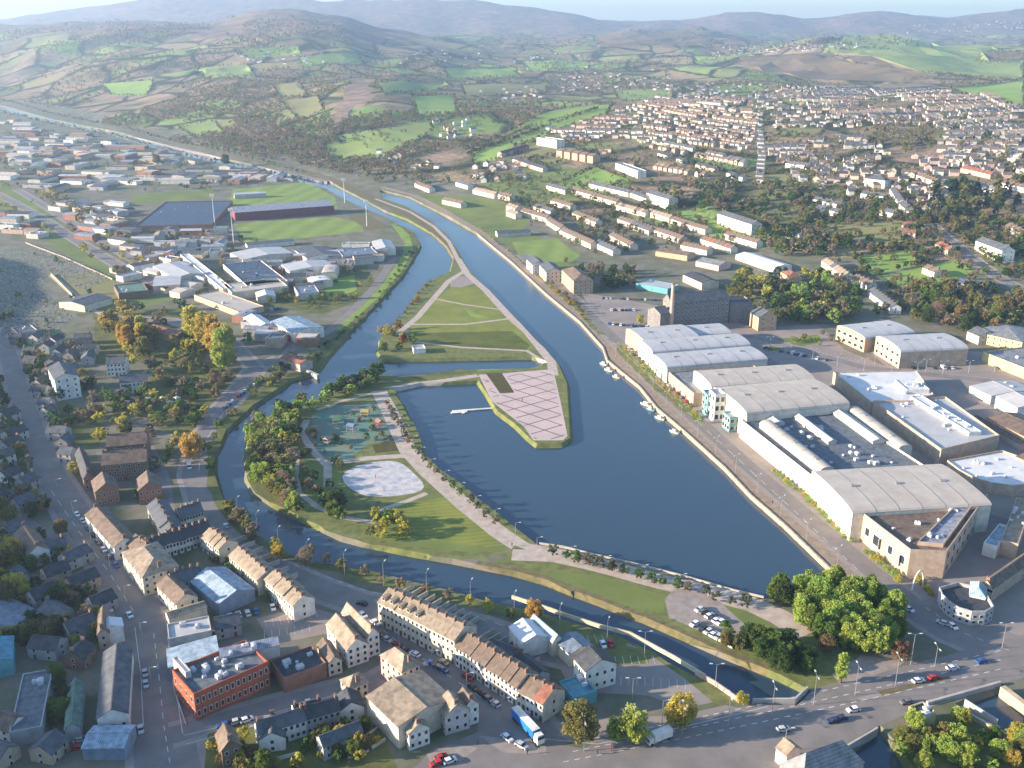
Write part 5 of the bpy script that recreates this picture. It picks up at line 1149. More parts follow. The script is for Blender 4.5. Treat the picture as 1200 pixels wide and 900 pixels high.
ptree(985, 800, 11, 'tall', 'lime', 'pale weeping tree alone on the paved corner'); ptree(968, 765, 7, 'round', 'rust', 'russet tree between the dark and lime-green woods'); ptree(1054, 775, 8, 'round', 'rust', 'russet tree at the right foot of the lime-green wood')
ptree(679, 868, 13, 'round', 'olive', 'broad olive tree, left of the three round trees by the main road'); ptree(742, 870, 12, 'round', 'lime', 'lime-green tree, middle of the three round trees'); ptree(797, 852, 11.5, 'round', 'yellow', 'yellow-green tree, right of the three round trees')
ptree(722, 868, 8, 'round', 'lime', 'small lime-green tree tucked against the middle round tree'); ptree(870, 823, 4, 'bush', 'yellow', 'small yellow bush on the bank above the narrow river bridge')
ptree(226, 538, 14, 'round', 'orange', 'big orange tree standing alone above the riverside road')
for a in ((228, 400, 'yellow'), (240, 408, 'orange'), (252, 412, 'yellow'), (258, 422, 'orange'), (268, 424, 'orange'), (262, 430, 'lime')): ptree(a[0], a[1] + 4, 27, 'oval', 'yellow' if a[2] == 'orange' and a[0] != 258 else a[2], f'tall poplar {"at the left end of" if a[0] == 228 else "right of the first in" if a[0] == 240 else "third in" if a[0] == 252 else "fourth in" if a[0] == 258 else "at the right end of" if a[0] == 268 else "in front of"} the line of poplars')
grove('140,395 180,400 175,425 140,420', 10, 'orange:oval yellow:oval olive', 14, 19, 'in the autumn clump above the old town'); grove('112,365 150,368 160,395 118,395', 12, 'olive bare orange', 8, 12, 'left of the poplars')
grove('150,365 235,350 240,400 200,440 150,430', 34, 'olive yellow bare green dark', 5, 10, 'in the gardens below the poplars'); grove('95,462 130,458 180,468 240,470 250,500 200,520 110,480', 26, 'olive dark yellow green', 4, 8, 'in the old town gardens', block={'road'})
grove('250,440 275,435 280,455 262,478 250,470', 10, 'rust bare bare', 5, 8, 'pale, beside the car-lined road'); grove('300,420 372,424 340,440 300,468 285,470 300,445', 30, 'dark olive green yellow', 3, 6, 'on the upper river bank')
grove('268,595 320,640 345,650 340,662 300,648 268,612', 16, 'bare rust olive yellow bare', 4, 7, 'along the riverside road'); avenue('352,650 400,668 470,690 560,712 640,740', 12, 'bare olive yellow', 5, 'along the lower riverside verge'); ptree(626, 727, 8, 'round', 'orange', 'tawny tree on the lower river bank behind the workshop')
ptree(358, 664, 8, 'round', 'bare', 'round brown tree on the bank opposite the park'); ptree(326, 655, 7, 'round', 'yellow', 'yellow bush on the bank by the riverside road')
grove('0,650 20,655 22,700 0,720', 8, 'olive dark yellow', 7, 11, 'at the left edge'); grove('0,715 40,722 95,735 110,752 60,755 0,745', 26, 'dark yellow olive', 4, 7, 'in the hedge at the left edge'); grove('60,800 85,795 85,870 65,870', 10, 'dark green', 4, 7, 'between the lower left halls')
grove('240,862 290,858 340,870 450,850 468,890 400,905 250,905', 38, 'olive dark green rust yellow', 2.5, 6, 'in the scrub at the bottom edge'); grove('1040,880 1070,852 1120,842 1165,862 1200,885 1200,905 1050,905', 40, 'lime lime lime green yellow olive', 4, 7, 'below the bridge', block=None)
grove('1180,840 1205,842 1205,880 1185,880', 8, 'yellow lime', 5, 8, 'at the right edge by the lock', block=None)
avenue('452,472 478,520 500,546 545,586 590,620', 20, 'grey green rust', 4.2, 'along the basin promenade'); avenue('640,650 700,664 770,683 830,700 880,716', 16, 'grey green rust', 4.6, 'on the lower promenade'); avenue('668,658 740,676 775,686', 6, 'grey', 4, 'beside the lower promenade')
avenue('726,406 760,440 800,476 822,500', 16, 'yellow lime', 4, 'along the quay in front of the shopping centre'); avenue('905,552 940,580 975,612 998,638', 20, 'yellow lime', 2.5, 'in the hedge against the white wall', 'bush'); avenue('1012,645 1040,668 1055,682', 9, 'yellow lime', 3, 'in the hedge before the tan store', 'bush')
avenue('560,266 602,300 645,337 690,378', 26, 'olive yellow', 2, 'on the east canal bank', 'bush'); avenue('1075,680 1095,700', 5, 'yellow', 3, 'by the white arch', 'bush'); grove('905,398 960,392 990,400 1000,408 960,408', 10, 'olive lime', 3, 5, 'on the car park islands', block=None); lamps('890,405 960,425 1040,440 1180,436', 10, 8, 'across the big car park', 2); lamps('1010,425 1100,438', 3, 8, 'in front of the twin sheds', 2)
grove('636,325 668,345 690,365 700,380 670,365', 22, 'orange olive rust', 2, 5, 'on the verge below the apartment blocks')
grove('670,318 740,318 745,338 690,345', 26, 'dark bare dark olive', 6, 11, 'left of the mill car park'); ptree(750, 380, 7, 'round', 'yellow', 'yellow tree left of the grey mill'); grove('745,366 765,366 765,384 742,384', 6, 'yellow olive', 5, 8, 'beside the mill')
grove('850,335 900,322 1000,335 1012,372 970,384 900,386 885,365 858,362', 110, 'olive bare olive green yellow lime dark', 8, 13, 'in the wood behind the mill'); grove('750,205 860,215 950,222 960,260 1000,290 950,310 905,300 870,250 800,245 760,225', 170, 'bare olive bare green dark olive', 8, 13, 'in the hillside wood')
grove('1060,345 1120,335 1200,350 1200,395 1130,392 1070,380', 100, 'bare olive rust dark olive green', 8, 13, 'in the right-hand wood'); grove('1092,222 1200,215 1200,252 1130,258 1095,250', 60, 'conifer conifer dark olive', 10, 16, 'in the dark conifers'); grove('1020,140 1080,138 1100,165 1060,182 1015,170', 60, 'bare olive', 8, 12, 'in the estate wood')
grove('1070,250 1200,255 1200,300 1150,280 1090,300', 45, 'olive bare rust', 6, 10, 'above the white terrace'); grove('960,262 1070,255 1080,300 1000,300', 40, 'olive green bare', 4, 8, 'around the hillside meadow'); grove('1000,300 1150,300 1160,345 1080,345 1020,335', 20, 'bare dark olive', 5, 8, 'in the sloping field hedges', block=None)
grove('440,200 560,200 640,215 560,215 470,222', 50, 'bare olive dark', 5, 9, 'above the canal head'); grove('380,185 460,190 520,190 520,205 440,215 390,200', 60, 'bare olive rust dark', 5, 9, 'along the valley foot'); grove('620,290 660,300 700,330 680,335 640,310', 4, 'olive', 4, 6, 'by the apartment blocks')
grove('300,340 385,318 432,312 438,330 415,352 375,368 330,362 300,352', 45, 'olive green bare yellow', 2.5, 6, 'in the scrub behind the levee'); grove('60,225 150,262 160,300 130,300 80,262 30,232', 36, 'bare rust yellow olive', 4, 8, 'along the west main road')
grove('0,140 260,195 360,215 340,222 150,225 0,225', 190, 'bare olive dark green', 4, 9, 'in the far trading estate'); grove('150,270 300,275 300,345 180,350', 60, 'bare olive dark', 4, 7, 'in the near trading estate'); ptree(184, 193, 17, 'round', 'olive', 'round olive tree alone in the far trading estate'); ptree(265, 194, 17, 'round', 'dark', 'round dark tree beyond the upper pitch')
for i, (a, c) in enumerate((('870,120 1010,120 1050,200 890,205', 320), ('640,150 880,120 880,210 700,190', 420), ('940,105 1200,140 1200,210 1010,150', 420), ('560,215 740,215 880,290 720,290 600,250', 200), ('900,180 1100,200 1100,260 950,260', 260), ('640,80 1000,95 1000,120 640,112', 300), ('960,300 1100,345 1040,380 1000,350', 35))): grove(a, c, 'olive bare dark green rust', 4, 8, ['on the middle slope gardens', 'in the dense estate gardens', 'in the right-hand estate gardens', 'in the terrace gardens', 'between the hillside villas', 'along the upper estate', 'by the white lane houses'][i])
# hedges and woods that nobody could count
HT_ = []
def scatter(q, n, mix, h0, h1, f=None, thr=0.0):
    poly = pts(q); g = 0; k = 0
    while k < n and g < n * 8:
        g += 1; px, py = inpoly_px(poly); x, y, z = P(px, py)
        if thr is not None and float(fbm(np.array([x / 260]), np.array([y / 420]), 21)[0]) < thr: continue
        if y > 13000 or in_water(x, y) or (y < 3500 and blocked(x, y, {'bright', 'pasture', 'road', 'pitch', 'olive', 'rock', 'asphalt'})): continue
        k += 1; HT_.append((x, y, z, R.uniform(h0, h1), R.choice(mix.split())))
scatter('0,45 100,38 250,32 480,60 900,66 1200,60 1200,110 880,100 640,125 560,190 400,205 200,165 0,115', 4200, 'bare olive bare green rust', 6, 10, thr=.02)
scatter('120,108 370,90 480,150 430,195 300,178 200,160 120,145', 1500, 'bare olive bare bare olive rust', 5, 9, thr=.03); scatter('0,20 320,15 450,35 480,60 0,50', 1100, 'bare rust dark', 7, 12, thr=.0)
scatter('480,70 900,70 980,100 640,130 560,185 470,180', 900, 'olive green bare', 5, 9, thr=.0); scatter('880,215 1200,260 1200,340 1000,300', 260, 'olive bare dark green', 5, 9, thr=None); scatter('560,30 1200,20 1200,60 560,60', 900, 'dark olive bare', 8, 13, thr=.03)
def hedge_px(q, mix='dark olive dark bare', sp=6, h0=3, h1=7):
    v = [P(*p) for p in pts(q)]; v.append(v[0])
    for a, b in zip(v, v[1:]):
        D = math.hypot(a[0] - b[0], a[1] - b[1])
        if D > 3000: continue
        for i in range(int(D / sp)):
            t = R.random(); x, y = a[0] + (b[0] - a[0]) * t + R.uniform(-1.5, 1.5), a[1] + (b[1] - a[1]) * t + R.uniform(-1.5, 1.5); HT_.append((x, y, float(HT(x, y)), R.uniform(h0, h1), R.choice(mix.split())))
for c, p in ZONES:
    if c in ('bright', 'olive', 'pasture') and min(q[1] for q in p) > 800:
        v = p + [p[0]]
        for a, b in zip(v, v[1:]):
            D = math.hypot(a[0] - b[0], a[1] - b[1]); m = (a[1] + b[1]) / 2
            for i in range(int(D / (5 + m / 900)) + 1):
                t = R.random(); x, y = a[0] + (b[0] - a[0]) * t + R.uniform(-2, 2), a[1] + (b[1] - a[1]) * t + R.uniform(-2, 2); HT_.append((x, y, float(HT(x, y)), R.uniform(3, 7), R.choice(('dark', 'olive', 'dark', 'bare'))))
hedge_px('548,182 620,150 700,128', sp=4); hedge_px('600,190 700,180 690,176', sp=5)
for q, n, mx, h in (('0,225 60,222 150,262 178,330 140,330 70,275 0,255', 60, 'bare rust olive yellow', 7), ('0,400 110,395 110,520 30,520', 30, 'olive dark bare', 7), ('0,520 100,560 130,700 90,760 0,760', 45, 'olive dark bare yellow', 7), ('175,400 300,400 290,440 180,450', 16, 'olive bare yellow green', 8), ('480,200 640,190 700,215 640,240 560,215', 40, 'olive bare green', 7), ('200,440 300,440 250,560 200,560', 18, 'olive bare dark green', 6), ('340,438 374,424 412,390 446,355 476,322 486,300 480,294 440,350 395,392 350,425', 70, 'dark green', 2.2)): grove(q, n, mx, h * .7, h * 1.2, {60: 'beside the west main road', 30: 'in the shaded old town yards', 45: 'in the left-hand gardens', 16: 'south of the poplars', 40: 'on the canal meadow edge', 18: 'above the riverside road', 70: 'on the dark levee slope'}[n], 'bush' if n == 70 else 'round')
for q, n, mx, h0, h1, ds in (('0,292 60,296 130,326 90,370 0,395', 12, 'dark olive green', 3, 7, 'in the cemetery'), ('-5,400 45,400 90,600 40,610 0,560', 40, 'olive dark bare green', 4, 8, 'on the far left edge'), ('0,600 100,620 150,720 120,760 60,760 0,700', 30, 'olive green dark yellow', 4, 7, 'in the near left gardens'), ('340,150 480,140 480,200 420,205 380,195', 60, 'olive bare green rust', 5, 9, 'under the rocky slope'), ('560,200 740,205 900,290 700,300 600,260', 220, 'olive green bare', 3, 6, 'in the terrace back gardens'), ('225,600 300,640 350,720 300,700 240,660', 10, 'olive green', 3, 5, 'behind the lit row')): grove(q, n, mx, h0, h1, ds)
grove('90,470 235,475 240,500 225,545 180,600 110,545 85,500', 50, 'olive dark green bare yellow', 4, 8, 'around the brown shaded terraces')
grove('170,430 245,425 240,470 120,475', 30, 'olive green bare dark', 4, 8, 'behind the market stalls')
avenue('0,132 60,146 140,162 220,184 300,201 360,216', 90, 'bare olive dark', 8, 'along the far river')
avenue('0,117 60,134 140,149 220,170 300,188 360,205', 90, 'bare olive dark green', 7, 'on the hill side of the far river')
# ---- build the trees: the 300 that show largest are things
def tsize(t): return t[3] / (t[1] * cs + 68)
TREES.sort(key=lambda t: -(tsize(t) + (1 if t[8] else 0)))
cnt = {}; near = TREES[:300]; near.sort(key=lambda t: t[0] / (t[1] * cs + 68))
for x, y, z, h, kind, col, desc, grp, own in near:
    if own: lb = own
    else:
        k = (col, desc); cnt[k] = cnt.get(k, 0) + 1; lb = f'{TW[col]} tree {desc}, {ordw(cnt[k])} such from left'
    v = R.randrange(4)
    o = tag(link({'cone': 'pine_tree', 'bush': 'shrub', 'tall': 'poplar_tree'}.get(kind, 'tree'), None, None, (x, y, max(z, 0)), R.uniform(0, 6.28), (h * R.uniform(.9, 1.15), h * R.uniform(.9, 1.15), h)), lb, {'bush': 'shrub'}.get(kind, 'tree'), grp)
    link('crown', cached(('cr', kind, col, v), lambda: crown_mesh(kind, col, v)), o); link('trunk', cached(('tr', kind, v), lambda: trunk_mesh(kind, v)), o)
TPL = {}
def tpl(kind, v, lod):
    k = (kind, v, lod)
    if k not in TPL:
        rng = random.Random(v * 7 + lod); nc, nl, sz = ((9, 12, .085), (5, 6, .15), (26, 24, .045))[lod]
        if kind in ('tall', 'cone'): sz *= .65
        TPL[k] = leaf_quads(rng, crown_pts(rng, kind, nc, nl), sz)
    return TPL[k]
def mass(name, items, label):
    cols = sorted(TC); vs, ms = [], []
    for x, y, z, h, kind, col in items:
        v = tpl(kind, R.randrange(6), 2 if y < 1150 else 0 if y < 2000 else 1); a = R.uniform(0, 6.28); c, s = math.cos(a), math.sin(a)
        q = np.column_stack([v[:, 0] * c - v[:, 1] * s, v[:, 0] * s + v[:, 1] * c, v[:, 2]]) * (h * 1.15, h * 1.15, h) + (x, y, z); vs.append(q); ms += [cols.index(col)] * (len(v) // 4)
    v = np.concatenate(vs); n = len(v) // 4; me = bpy.data.meshes.new(name)
    me.vertices.add(n * 4); me.vertices.foreach_set('co', v.astype(np.float32).ravel()); me.loops.add(n * 4); me.loops.foreach_set('vertex_index', np.arange(n * 4, dtype=np.int32))
    me.polygons.add(n); me.polygons.foreach_set('loop_start', np.arange(0, n * 4, 4, dtype=np.int32)); me.polygons.foreach_set('loop_total', np.full(n, 4, np.int32))
    for c in cols: me.materials.append(lm(c))
    me.polygons.foreach_set('material_index', np.array(ms, np.int32)); me.update(calc_edges=True); o = link(name, me); tag(o, label, kind='stuff'); return o
mass('woodland', [(x, y, z, h, k, c) for x, y, z, h, k, c, *_ in TREES[300:]], 'mixed bare and green woodland through the town and slopes')
mass('hillside_woods', [(x, y, z, h, 'round', c) for x, y, z, h, c in HT_], 'hedgerows and woods on the hills')
# ---- build the houses: the 300 nearest are things
HOUSES.sort(key=lambda h: h['y']); cnt = {}
for i, h in enumerate(sorted(HOUSES[:300], key=lambda h: h['x'] / (h['y'] * cs + 68))):
    lb = h['desc']
    if '{}' in lb:
        k = lb; cnt[k] = cnt.get(k, 0) + 1; lb = lb.replace('{}', '').replace('  ', ' ') + f', {ordw(cnt[k])} such from left'
    nr = h['y'] < 760
    build(h['name'], lb, 'house', h['x'], h['y'], h['z'], h['rot'], h['L'], h['W'], h['h'], 'gable', h['rh'], h['wall'], h['roof'], win=(h['fl'], 2, 1) if h['y'] < 900 else None, chim=h['chim'] if h['y'] < 1150 else 0, group=h['group'], door=nr, dorm=1 if 'tall cream terrace' in lb and any(k in lb for k in ('first', 'second', 'third', 'fourth', 'fifth')) else 0)
cols_w = sorted(WALLC); cols_r = sorted(ROOFC); b = MB()
for h in HOUSES[300:]:
    x, y = h['L'] / 2, h['W'] / 2; c, s = math.cos(h['rot']), math.sin(h['rot']); t = MB(); n = len(b.v)
    t.prism([(-y, -1.5), (y, -1.5), (y, h['h']), (-y, h['h'])], -x, x, cols_w.index(h['wall'])); t.prism([(-y, h['h'] + .01), (y, h['h'] + .01), (0, h['h'] + h['rh'])], -x + .02, x - .02, cols_w.index(h['wall']))
    k = h['rh'] / y; ri = len(cols_w) + cols_r.index(h['roof'])
    for sg in (-1, 1):
        q = [(sg * (y + .4), h['h'] - k * .4 + .1), (0, h['h'] + h['rh'] + .1), (0, h['h'] + h['rh'] + .3), (sg * (y + .4), h['h'] - k * .4 + .3)]; t.prism(q if sg < 0 else q[::-1], -x - .2, x + .2, ri)
    if h['chim']: t.box(x - .9, x - .2, -.6, .6, h['h'] + h['rh'] - .5, h['h'] + h['rh'] + 1.5, cols_w.index('brick'))
    b.v += [(h['x'] + p[0] * c - p[1] * s, h['y'] + p[0] * s + p[1] * c, h['z'] + p[2]) for p in t.v]; b.f += [tuple(i + n for i in f) for f in t.f]; b.m += t.m
o = link('distant_houses', b.mesh('distant_houses', [wm(k) for k in cols_w] + [rm(k) for k in cols_r])); tag(o, 'far-off estates of small pale houses on the hillside', kind='stuff')
# cemetery stones
b = MB()
for i in range(2600):
    x, y, z = P(*inpoly_px(pts('0,290 60,294 132,324 100,342 60,320 48,328 85,372 60,395 0,395'))); y = round(y / 4.2) * 4.2; s = R.uniform(.3, .6); b.box(x - s, x + s, y - .15, y + .15, 0, R.uniform(.5, 1.1))
tag(link('gravestones', b.mesh('gravestones', [mat('gravestone', (.38, .37, .36), .8, .4, .2)])), 'rows of small grey gravestones in the shaded cemetery', kind='stuff')
for nm_, q_, n_, ln_, ds_ in (('cream', '452,704 536,748', 10, 13, 'behind the tall cream terrace'), ('brown', '545,756 606,796', 8, 12, 'behind the brown-roofed terrace'), ('lit', '262,636 330,690', 7, 9, 'behind the lit riverside row')):
    (xa, ya, _), (xb, yb, _) = [P(*p) for p in pts(q_)]; d_ = Vector((xb - xa, yb - ya)); L_ = d_.length; d_.normalize(); n2 = Vector((-d_.y, d_.x)); an = math.atan2(n2.y, n2.x)
    for i in range(n_):
        t_ = (i + .5) / n_ * L_; b = MB(); b.box(0, ln_, -.15, .15, -.2, 1.9); b.box(-.02, ln_ + .02, -.2, .2, 1.9, 2.0)
        tag(link('yard_wall', cached(('yw', ln_), lambda: b.mesh('yard_wall', [mat('garden_wall', (.55, .5, .42))])), None, (xa + d_.x * t_, ya + d_.y * t_, 0), an), f'pale back yard wall, {ordw(i + 1)} from the left {ds_}', 'wall', 'yard walls ' + ds_, 'thing')
for i, (a, c, cl) in enumerate(((700, 884, 'dark coat'), (716, 880, 'red coat'), (618, 884, 'dark coat'), (560, 872, 'blue coat'), (600, 640, 'dark coat'), (520, 560, 'red coat'), (830, 700, 'pale coat'), (612, 470, 'dark coat'), (640, 455, 'pale coat'), (905, 590, 'dark coat'), (860, 545, 'red coat'), (450, 575, 'blue coat'), (440, 560, 'red coat'), (560, 600, 'pale coat'))):
    x, y, z = P(a, c); b = MB(); h_ = 1.72
    for sx in (-.1, .1): b.tube((sx, 0, 0), (sx * .9, 0, .86), .07, .10, 6)
    b.tube((0, 0, .82), (0, 0, 1.18), .18, .17, 8); b.tube((0, 0, 1.18), (0, 0, 1.45), .17, .21, 8); b.tube((0, 0, 1.45), (0, 0, 1.54), .16, .06, 8)
    for sx in (-1, 1): b.tube((sx * .21, 0, 1.42), (sx * .27, .03, .85), .055, .04, 6)
    b.tube((0, .01, 1.53), (0, .01, 1.62), .07, .10, 8); b.tube((0, .01, 1.62), (0, .01, 1.74), .10, .06, 8)
    place = ['on the paved crossing, left of two', 'on the paved crossing, right of two', 'near the lorry', 'at the square', 'where the promenade bends', 'halfway along the basin promenade', 'on the promenade by its car park', 'on the diamond plaza, left of two', 'on the diamond plaza, right of two', 'on the east quay, nearer of two', 'on the east quay, farther of two', 'on the splash pad, nearer of two', 'on the splash pad, farther of two', 'on the promenade beside the lawn'][i]
    tag(link('person', b.mesh('person', [mat('coat_' + cl[:3], dict(dar=(.04, .045, .06), red=(.3, .05, .05), blu=(.06, .12, .3), pal=(.45, .42, .38))[cl[:3]])]), None, (x, y, 0), R.uniform(0, 6)), f'tiny figure in a {cl} walking {place}', 'person')
# ---- lorry
x, y, z = P(603, 840); x2, y2, _ = P(634, 874); o = tag(link('lorry', None, None, ((x + x2) / 2, (y + y2) / 2, 0), math.atan2(y2 - y, x2 - x) - math.pi / 2), 'articulated lorry with a blue-sided white-topped trailer and white cab', 'lorry')
b = MB(); b.box(-1.25, 1.25, -7.5, 5, 1.1, 3.9, 0); b.box(-1.27, 1.27, -7.52, 5.02, 3.9, 4.0, 1); link('trailer', b.mesh('trailer', [mat('blue_curtain', (.02, .17, .55), .5), wm('white')]), o)
b = MB(); b.box(-1.2, 1.2, 5.4, 7.7, .6, 2.2, 0); b.box(-1.2, 1.2, 5.4, 7.5, 2.203, 3.5, 0, top=.15); b.box(-1.1, 1.1, 7.45, 7.62, 2.21, 3.1, 1); link('cab', b.mesh('cab', [wm('white'), M_glass]), o)
for yy in (-6.6, -5.4, -4.2, 4.2, 6.8):
    for xx in (-1.05, 1.05): link('wheel', cached('wheelL', lambda: (lambda m: (m.prism([(.5 * math.cos(a * .628), .5 * math.sin(a * .628)) for a in range(10)], -.16, .16, 0), m.mesh('wheel', [M_rubber]))[1])(MB())), o, (xx, yy, .5))
x, y, z = P(772, 868); x2, y2, _ = P(790, 861); o = tag(link('box_lorry', None, None, (x, y, 0), math.atan2(y2 - y, x2 - x) + math.pi / 2), 'white box lorry waiting in front of the round trees', 'lorry')
b = MB(); b.box(-1.2, 1.2, -4.2, 2.2, .9, 3.5); link('box', b.mesh('box', [wm('white')]), o); b = MB(); b.box(-1.1, 1.1, 2.4, 4.2, .5, 2.4, 0, top=.1); b.box(-1.0, 1.0, 4.06, 4.22, 1.4, 2.2, 1); link('cab', b.mesh('cab', [wm('white'), M_glass]), o)
for yy in (-3, 3.2):
    for xx in (-1, 1): link('wheel', CACHE['wheelL'], o, (xx, yy, .5))
# ---- cars
for q in [(918, 856, 930, 854, 'silver', 'silver car alone in the lanes in front of the narrow river bridge'), (976, 846, 965, 848, 'dark_blue', 'dark blue car near the middle of the wide road'), (1076, 799, 1090, 796, 'white', 'white car on the bridge lanes nearest the paved island'), (1094, 795, 1110, 791, 'red', 'red car close behind the white car on the bridge'),
          (1116, 784, 1130, 781, 'white', 'white car at the head of the bridge queue'), (1062, 824, 1050, 826, 'grey', 'grey car beside the bridge parapet'), (1150, 776, 1165, 772, 'blue', 'blue car far along the bridge road'), (1000, 833, 990, 835, 'white', 'white car at the traffic island'),
          (985, 843, 975, 845, 'dark_blue', 'dark car at the lower lane edge'), (1116, 735, 1125, 742, 'white', 'white car turning below the round-fronted building'), (1104, 731, 1095, 728, 'silver', 'silver car beside the white turning car'), (517, 889, 530, 884, 'red', 'red car, left of the three at the square'), (527, 893, 540, 888, 'white', 'white car in the middle of three at the square'), (512, 896, 500, 900, 'red', 'red car lowest of those at the square'),
          (170, 790, 172, 800, 'silver', 'silver car upper of two parked on the main road'), (171, 803, 173, 813, 'silver', 'silver car lower of two parked on the main road'), (165, 856, 167, 866, 'silver', 'pale car on the main road near the white gable'), (156, 860, 157, 870, 'blue', 'blue car beside the white-gabled hall'), (289, 845, 300, 841, 'white', 'white car turning into the side street by the brick mill'),
          (102, 871, 103, 880, 'blue', 'blue car in the yard below the green-roofed hall'), (95, 868, 105, 866, 'white', 'white car behind the blue car in the yard'), (92, 878, 102, 876, 'red', 'red car under the white one in the yard'), (425, 722, 432, 727, 'white', 'white car, upper of two at the terrace end'), (440, 731, 447, 736, 'white', 'white car, lower of two at the terrace end'),
          (552, 826, 562, 832, 'white', 'white car outside the white corner house'), (548, 795, 556, 800, 'red', 'red car in the terrace street'), (520, 778, 528, 783, 'grey', 'grey car in the terrace street above the red car'), (594, 866, 600, 871, 'white', 'white car beside the blue lorry'), (611, 875, 620, 880, 'silver', 'silver car at the paved crossing by the lorry'),
          (265, 617, 258, 607, 'silver', 'silver car on the riverside road'), (322, 676, 330, 680, 'blue', 'blue car outside the lit row by the river'), (222, 548, 223, 556, 'white', 'tall white van under the orange tree'), (128, 715, 134, 722, 'white', 'pale car at the bend of the main road'), (152, 722, 156, 728, 'white', 'white car beyond the bend of the main road'), (298, 452, 300, 446, 'white', 'white car by the pale trees')]:
    pcar(*q[:4], q[4], q[5], 'van' if 'van' in q[5] else 'car')
carrow('818,714 850,734', 8, 'on the upper side of the promenade car park', .95, full=True, cols='white black grey black silver'); carrow('806,728 862,758', 10, 'on the lower side of the promenade car park', .8, full=True, cols='silver black white black')
carrow('438,742 530,792', 14, 'below the tall cream terrace', .7, 0, True); carrow('545,800 596,838', 8, 'below the brown-roofed terrace', .7, 0, True); carrow('228,602 262,640', 5, 'by the riverside bend', .6, 0, True); carrow('380,697 440,712', 6, 'on the riverside road bank', .5, 0, True)
carrow('88,600 140,668', 8, 'on the shaded road beside the white house', .6, 0, True); carrow('255,853 400,815', 12, 'on the side street by the brick mill', .4, 0, True); carrow('700,795 790,800', None, 'in the middle line of the lower car park', .25, full=True)
carrow('292,366 330,362', None, 'in the top line of the car yard', .9); carrow('288,372 328,370', None, 'in the second line of the car yard', .9); carrow('292,380 326,378', None, 'in the third line of the car yard', .8); carrow('296,388 330,388', None, 'in the lowest line of the car yard', .8)
carrow('318,402 345,398', None, 'beside the blue warehouse', .7); carrow('262,480 300,448', 10, 'down the road by the pale trees', .9, 0); carrow('655,760 720,755', None, 'in the upper line of the lower car park', .3); carrow('895,408 980,425', None, 'in the large shade beside the shopping centre', .3)
carrow('1062,432 1180,432', None, 'in front of the supermarket', .3); carrow('705,350 770,352', None, 'in the mill car park, upper line', .7); carrow('706,364 745,364', None, 'in the mill car park, lower line', .8); carrow('712,380 760,384', None, 'at the quay end of the mill car park', .8)
carrow('265,725 325,712', None, 'beside the blue striped shed', .6); carrow('1040,700 1075,722', 5, 'at the foot of the mall road', .4, 0); carrow('730,404 812,478', 18, 'on the quay road by the shopping centre', .7, 0); carrow('215,395 262,405', 8, 'below the poplars', .4); carrow('108,470 180,468', 12, 'beside the old town stalls', .6)
carrow('200,290 268,282', None, 'in the stadium car park', .6); carrow('205,296 262,290', None, 'in the second stadium line', .6)
# ---- boats, lamps, masts
for i, (a, c, L, hu, lb) in enumerate([(707, 424, 8, 'white', 'white boat, farthest up the quay'), (713, 431, 9, 'white', 'white cabin boat second along the quay'), (722, 439, 8, 'cream', 'cream boat third along the quay'), (757, 471, 11, 'white', 'large white boat by the tall quay lamp'), (762, 477, 8, 'teal', 'greenish boat under the large white boat'), (773, 487, 9, 'white', 'white boat below the greenish boat'), (790, 503, 8, 'white', 'white boat nearest the camera along the quay')]): boat(a, c, L, rad(132), hu, lb)
lamps('715,412 760,455 810,505 860,552 905,595 950,638 1000,682', 13, 9, 'along the east quay', 2, rad(40)); lamps('268,600 340,655 440,685 540,706 640,735 740,765', 11, 10, 'along the riverside road', 1, rad(70))
lamps('450,750 560,822 610,860', 4, 8, 'along the terrace street'); lamps('60,570 130,672 165,745 185,840', 7, 9, 'along the shaded main road')
lamps('655,885 720,874 800,862 880,845 960,824 1040,806 1115,786', 9, 11, 'down the middle of the wide road', 2, rad(90)); lamps('700,868 800,848', 2, 10, 'in front of the round trees'); lamps('455,480 500,545 560,595 630,643 720,668 820,692', 16, 5, 'on the basin promenade')
for a, c, h, l in ((741, 820, 8, 'white twin-headed lamp in the lower car park'), (1067, 779, 12, 'tall lamp at the foot of the lime-green wood'), (838, 806, 9, 'lamp on the bank above the narrow river'), (919, 880, 8, 'lamp behind the small white gable'), (1174, 760, 10, 'lamp at the right end of the bridge road'), (755, 770, 10, 'lamp in the grass corner of the lower car park')): lamp(a, c, h, l, 2)
mast(252, 265, 33, 'tall floodlight mast at the left behind the stand'); mast(274, 286, 34, 'tall floodlight mast at the near left corner of the pitch'); mast(404, 238, 28, 'floodlight mast at the far right corner of the pitch'); mast(430, 265, 26, 'floodlight mast at the near right corner of the pitch')
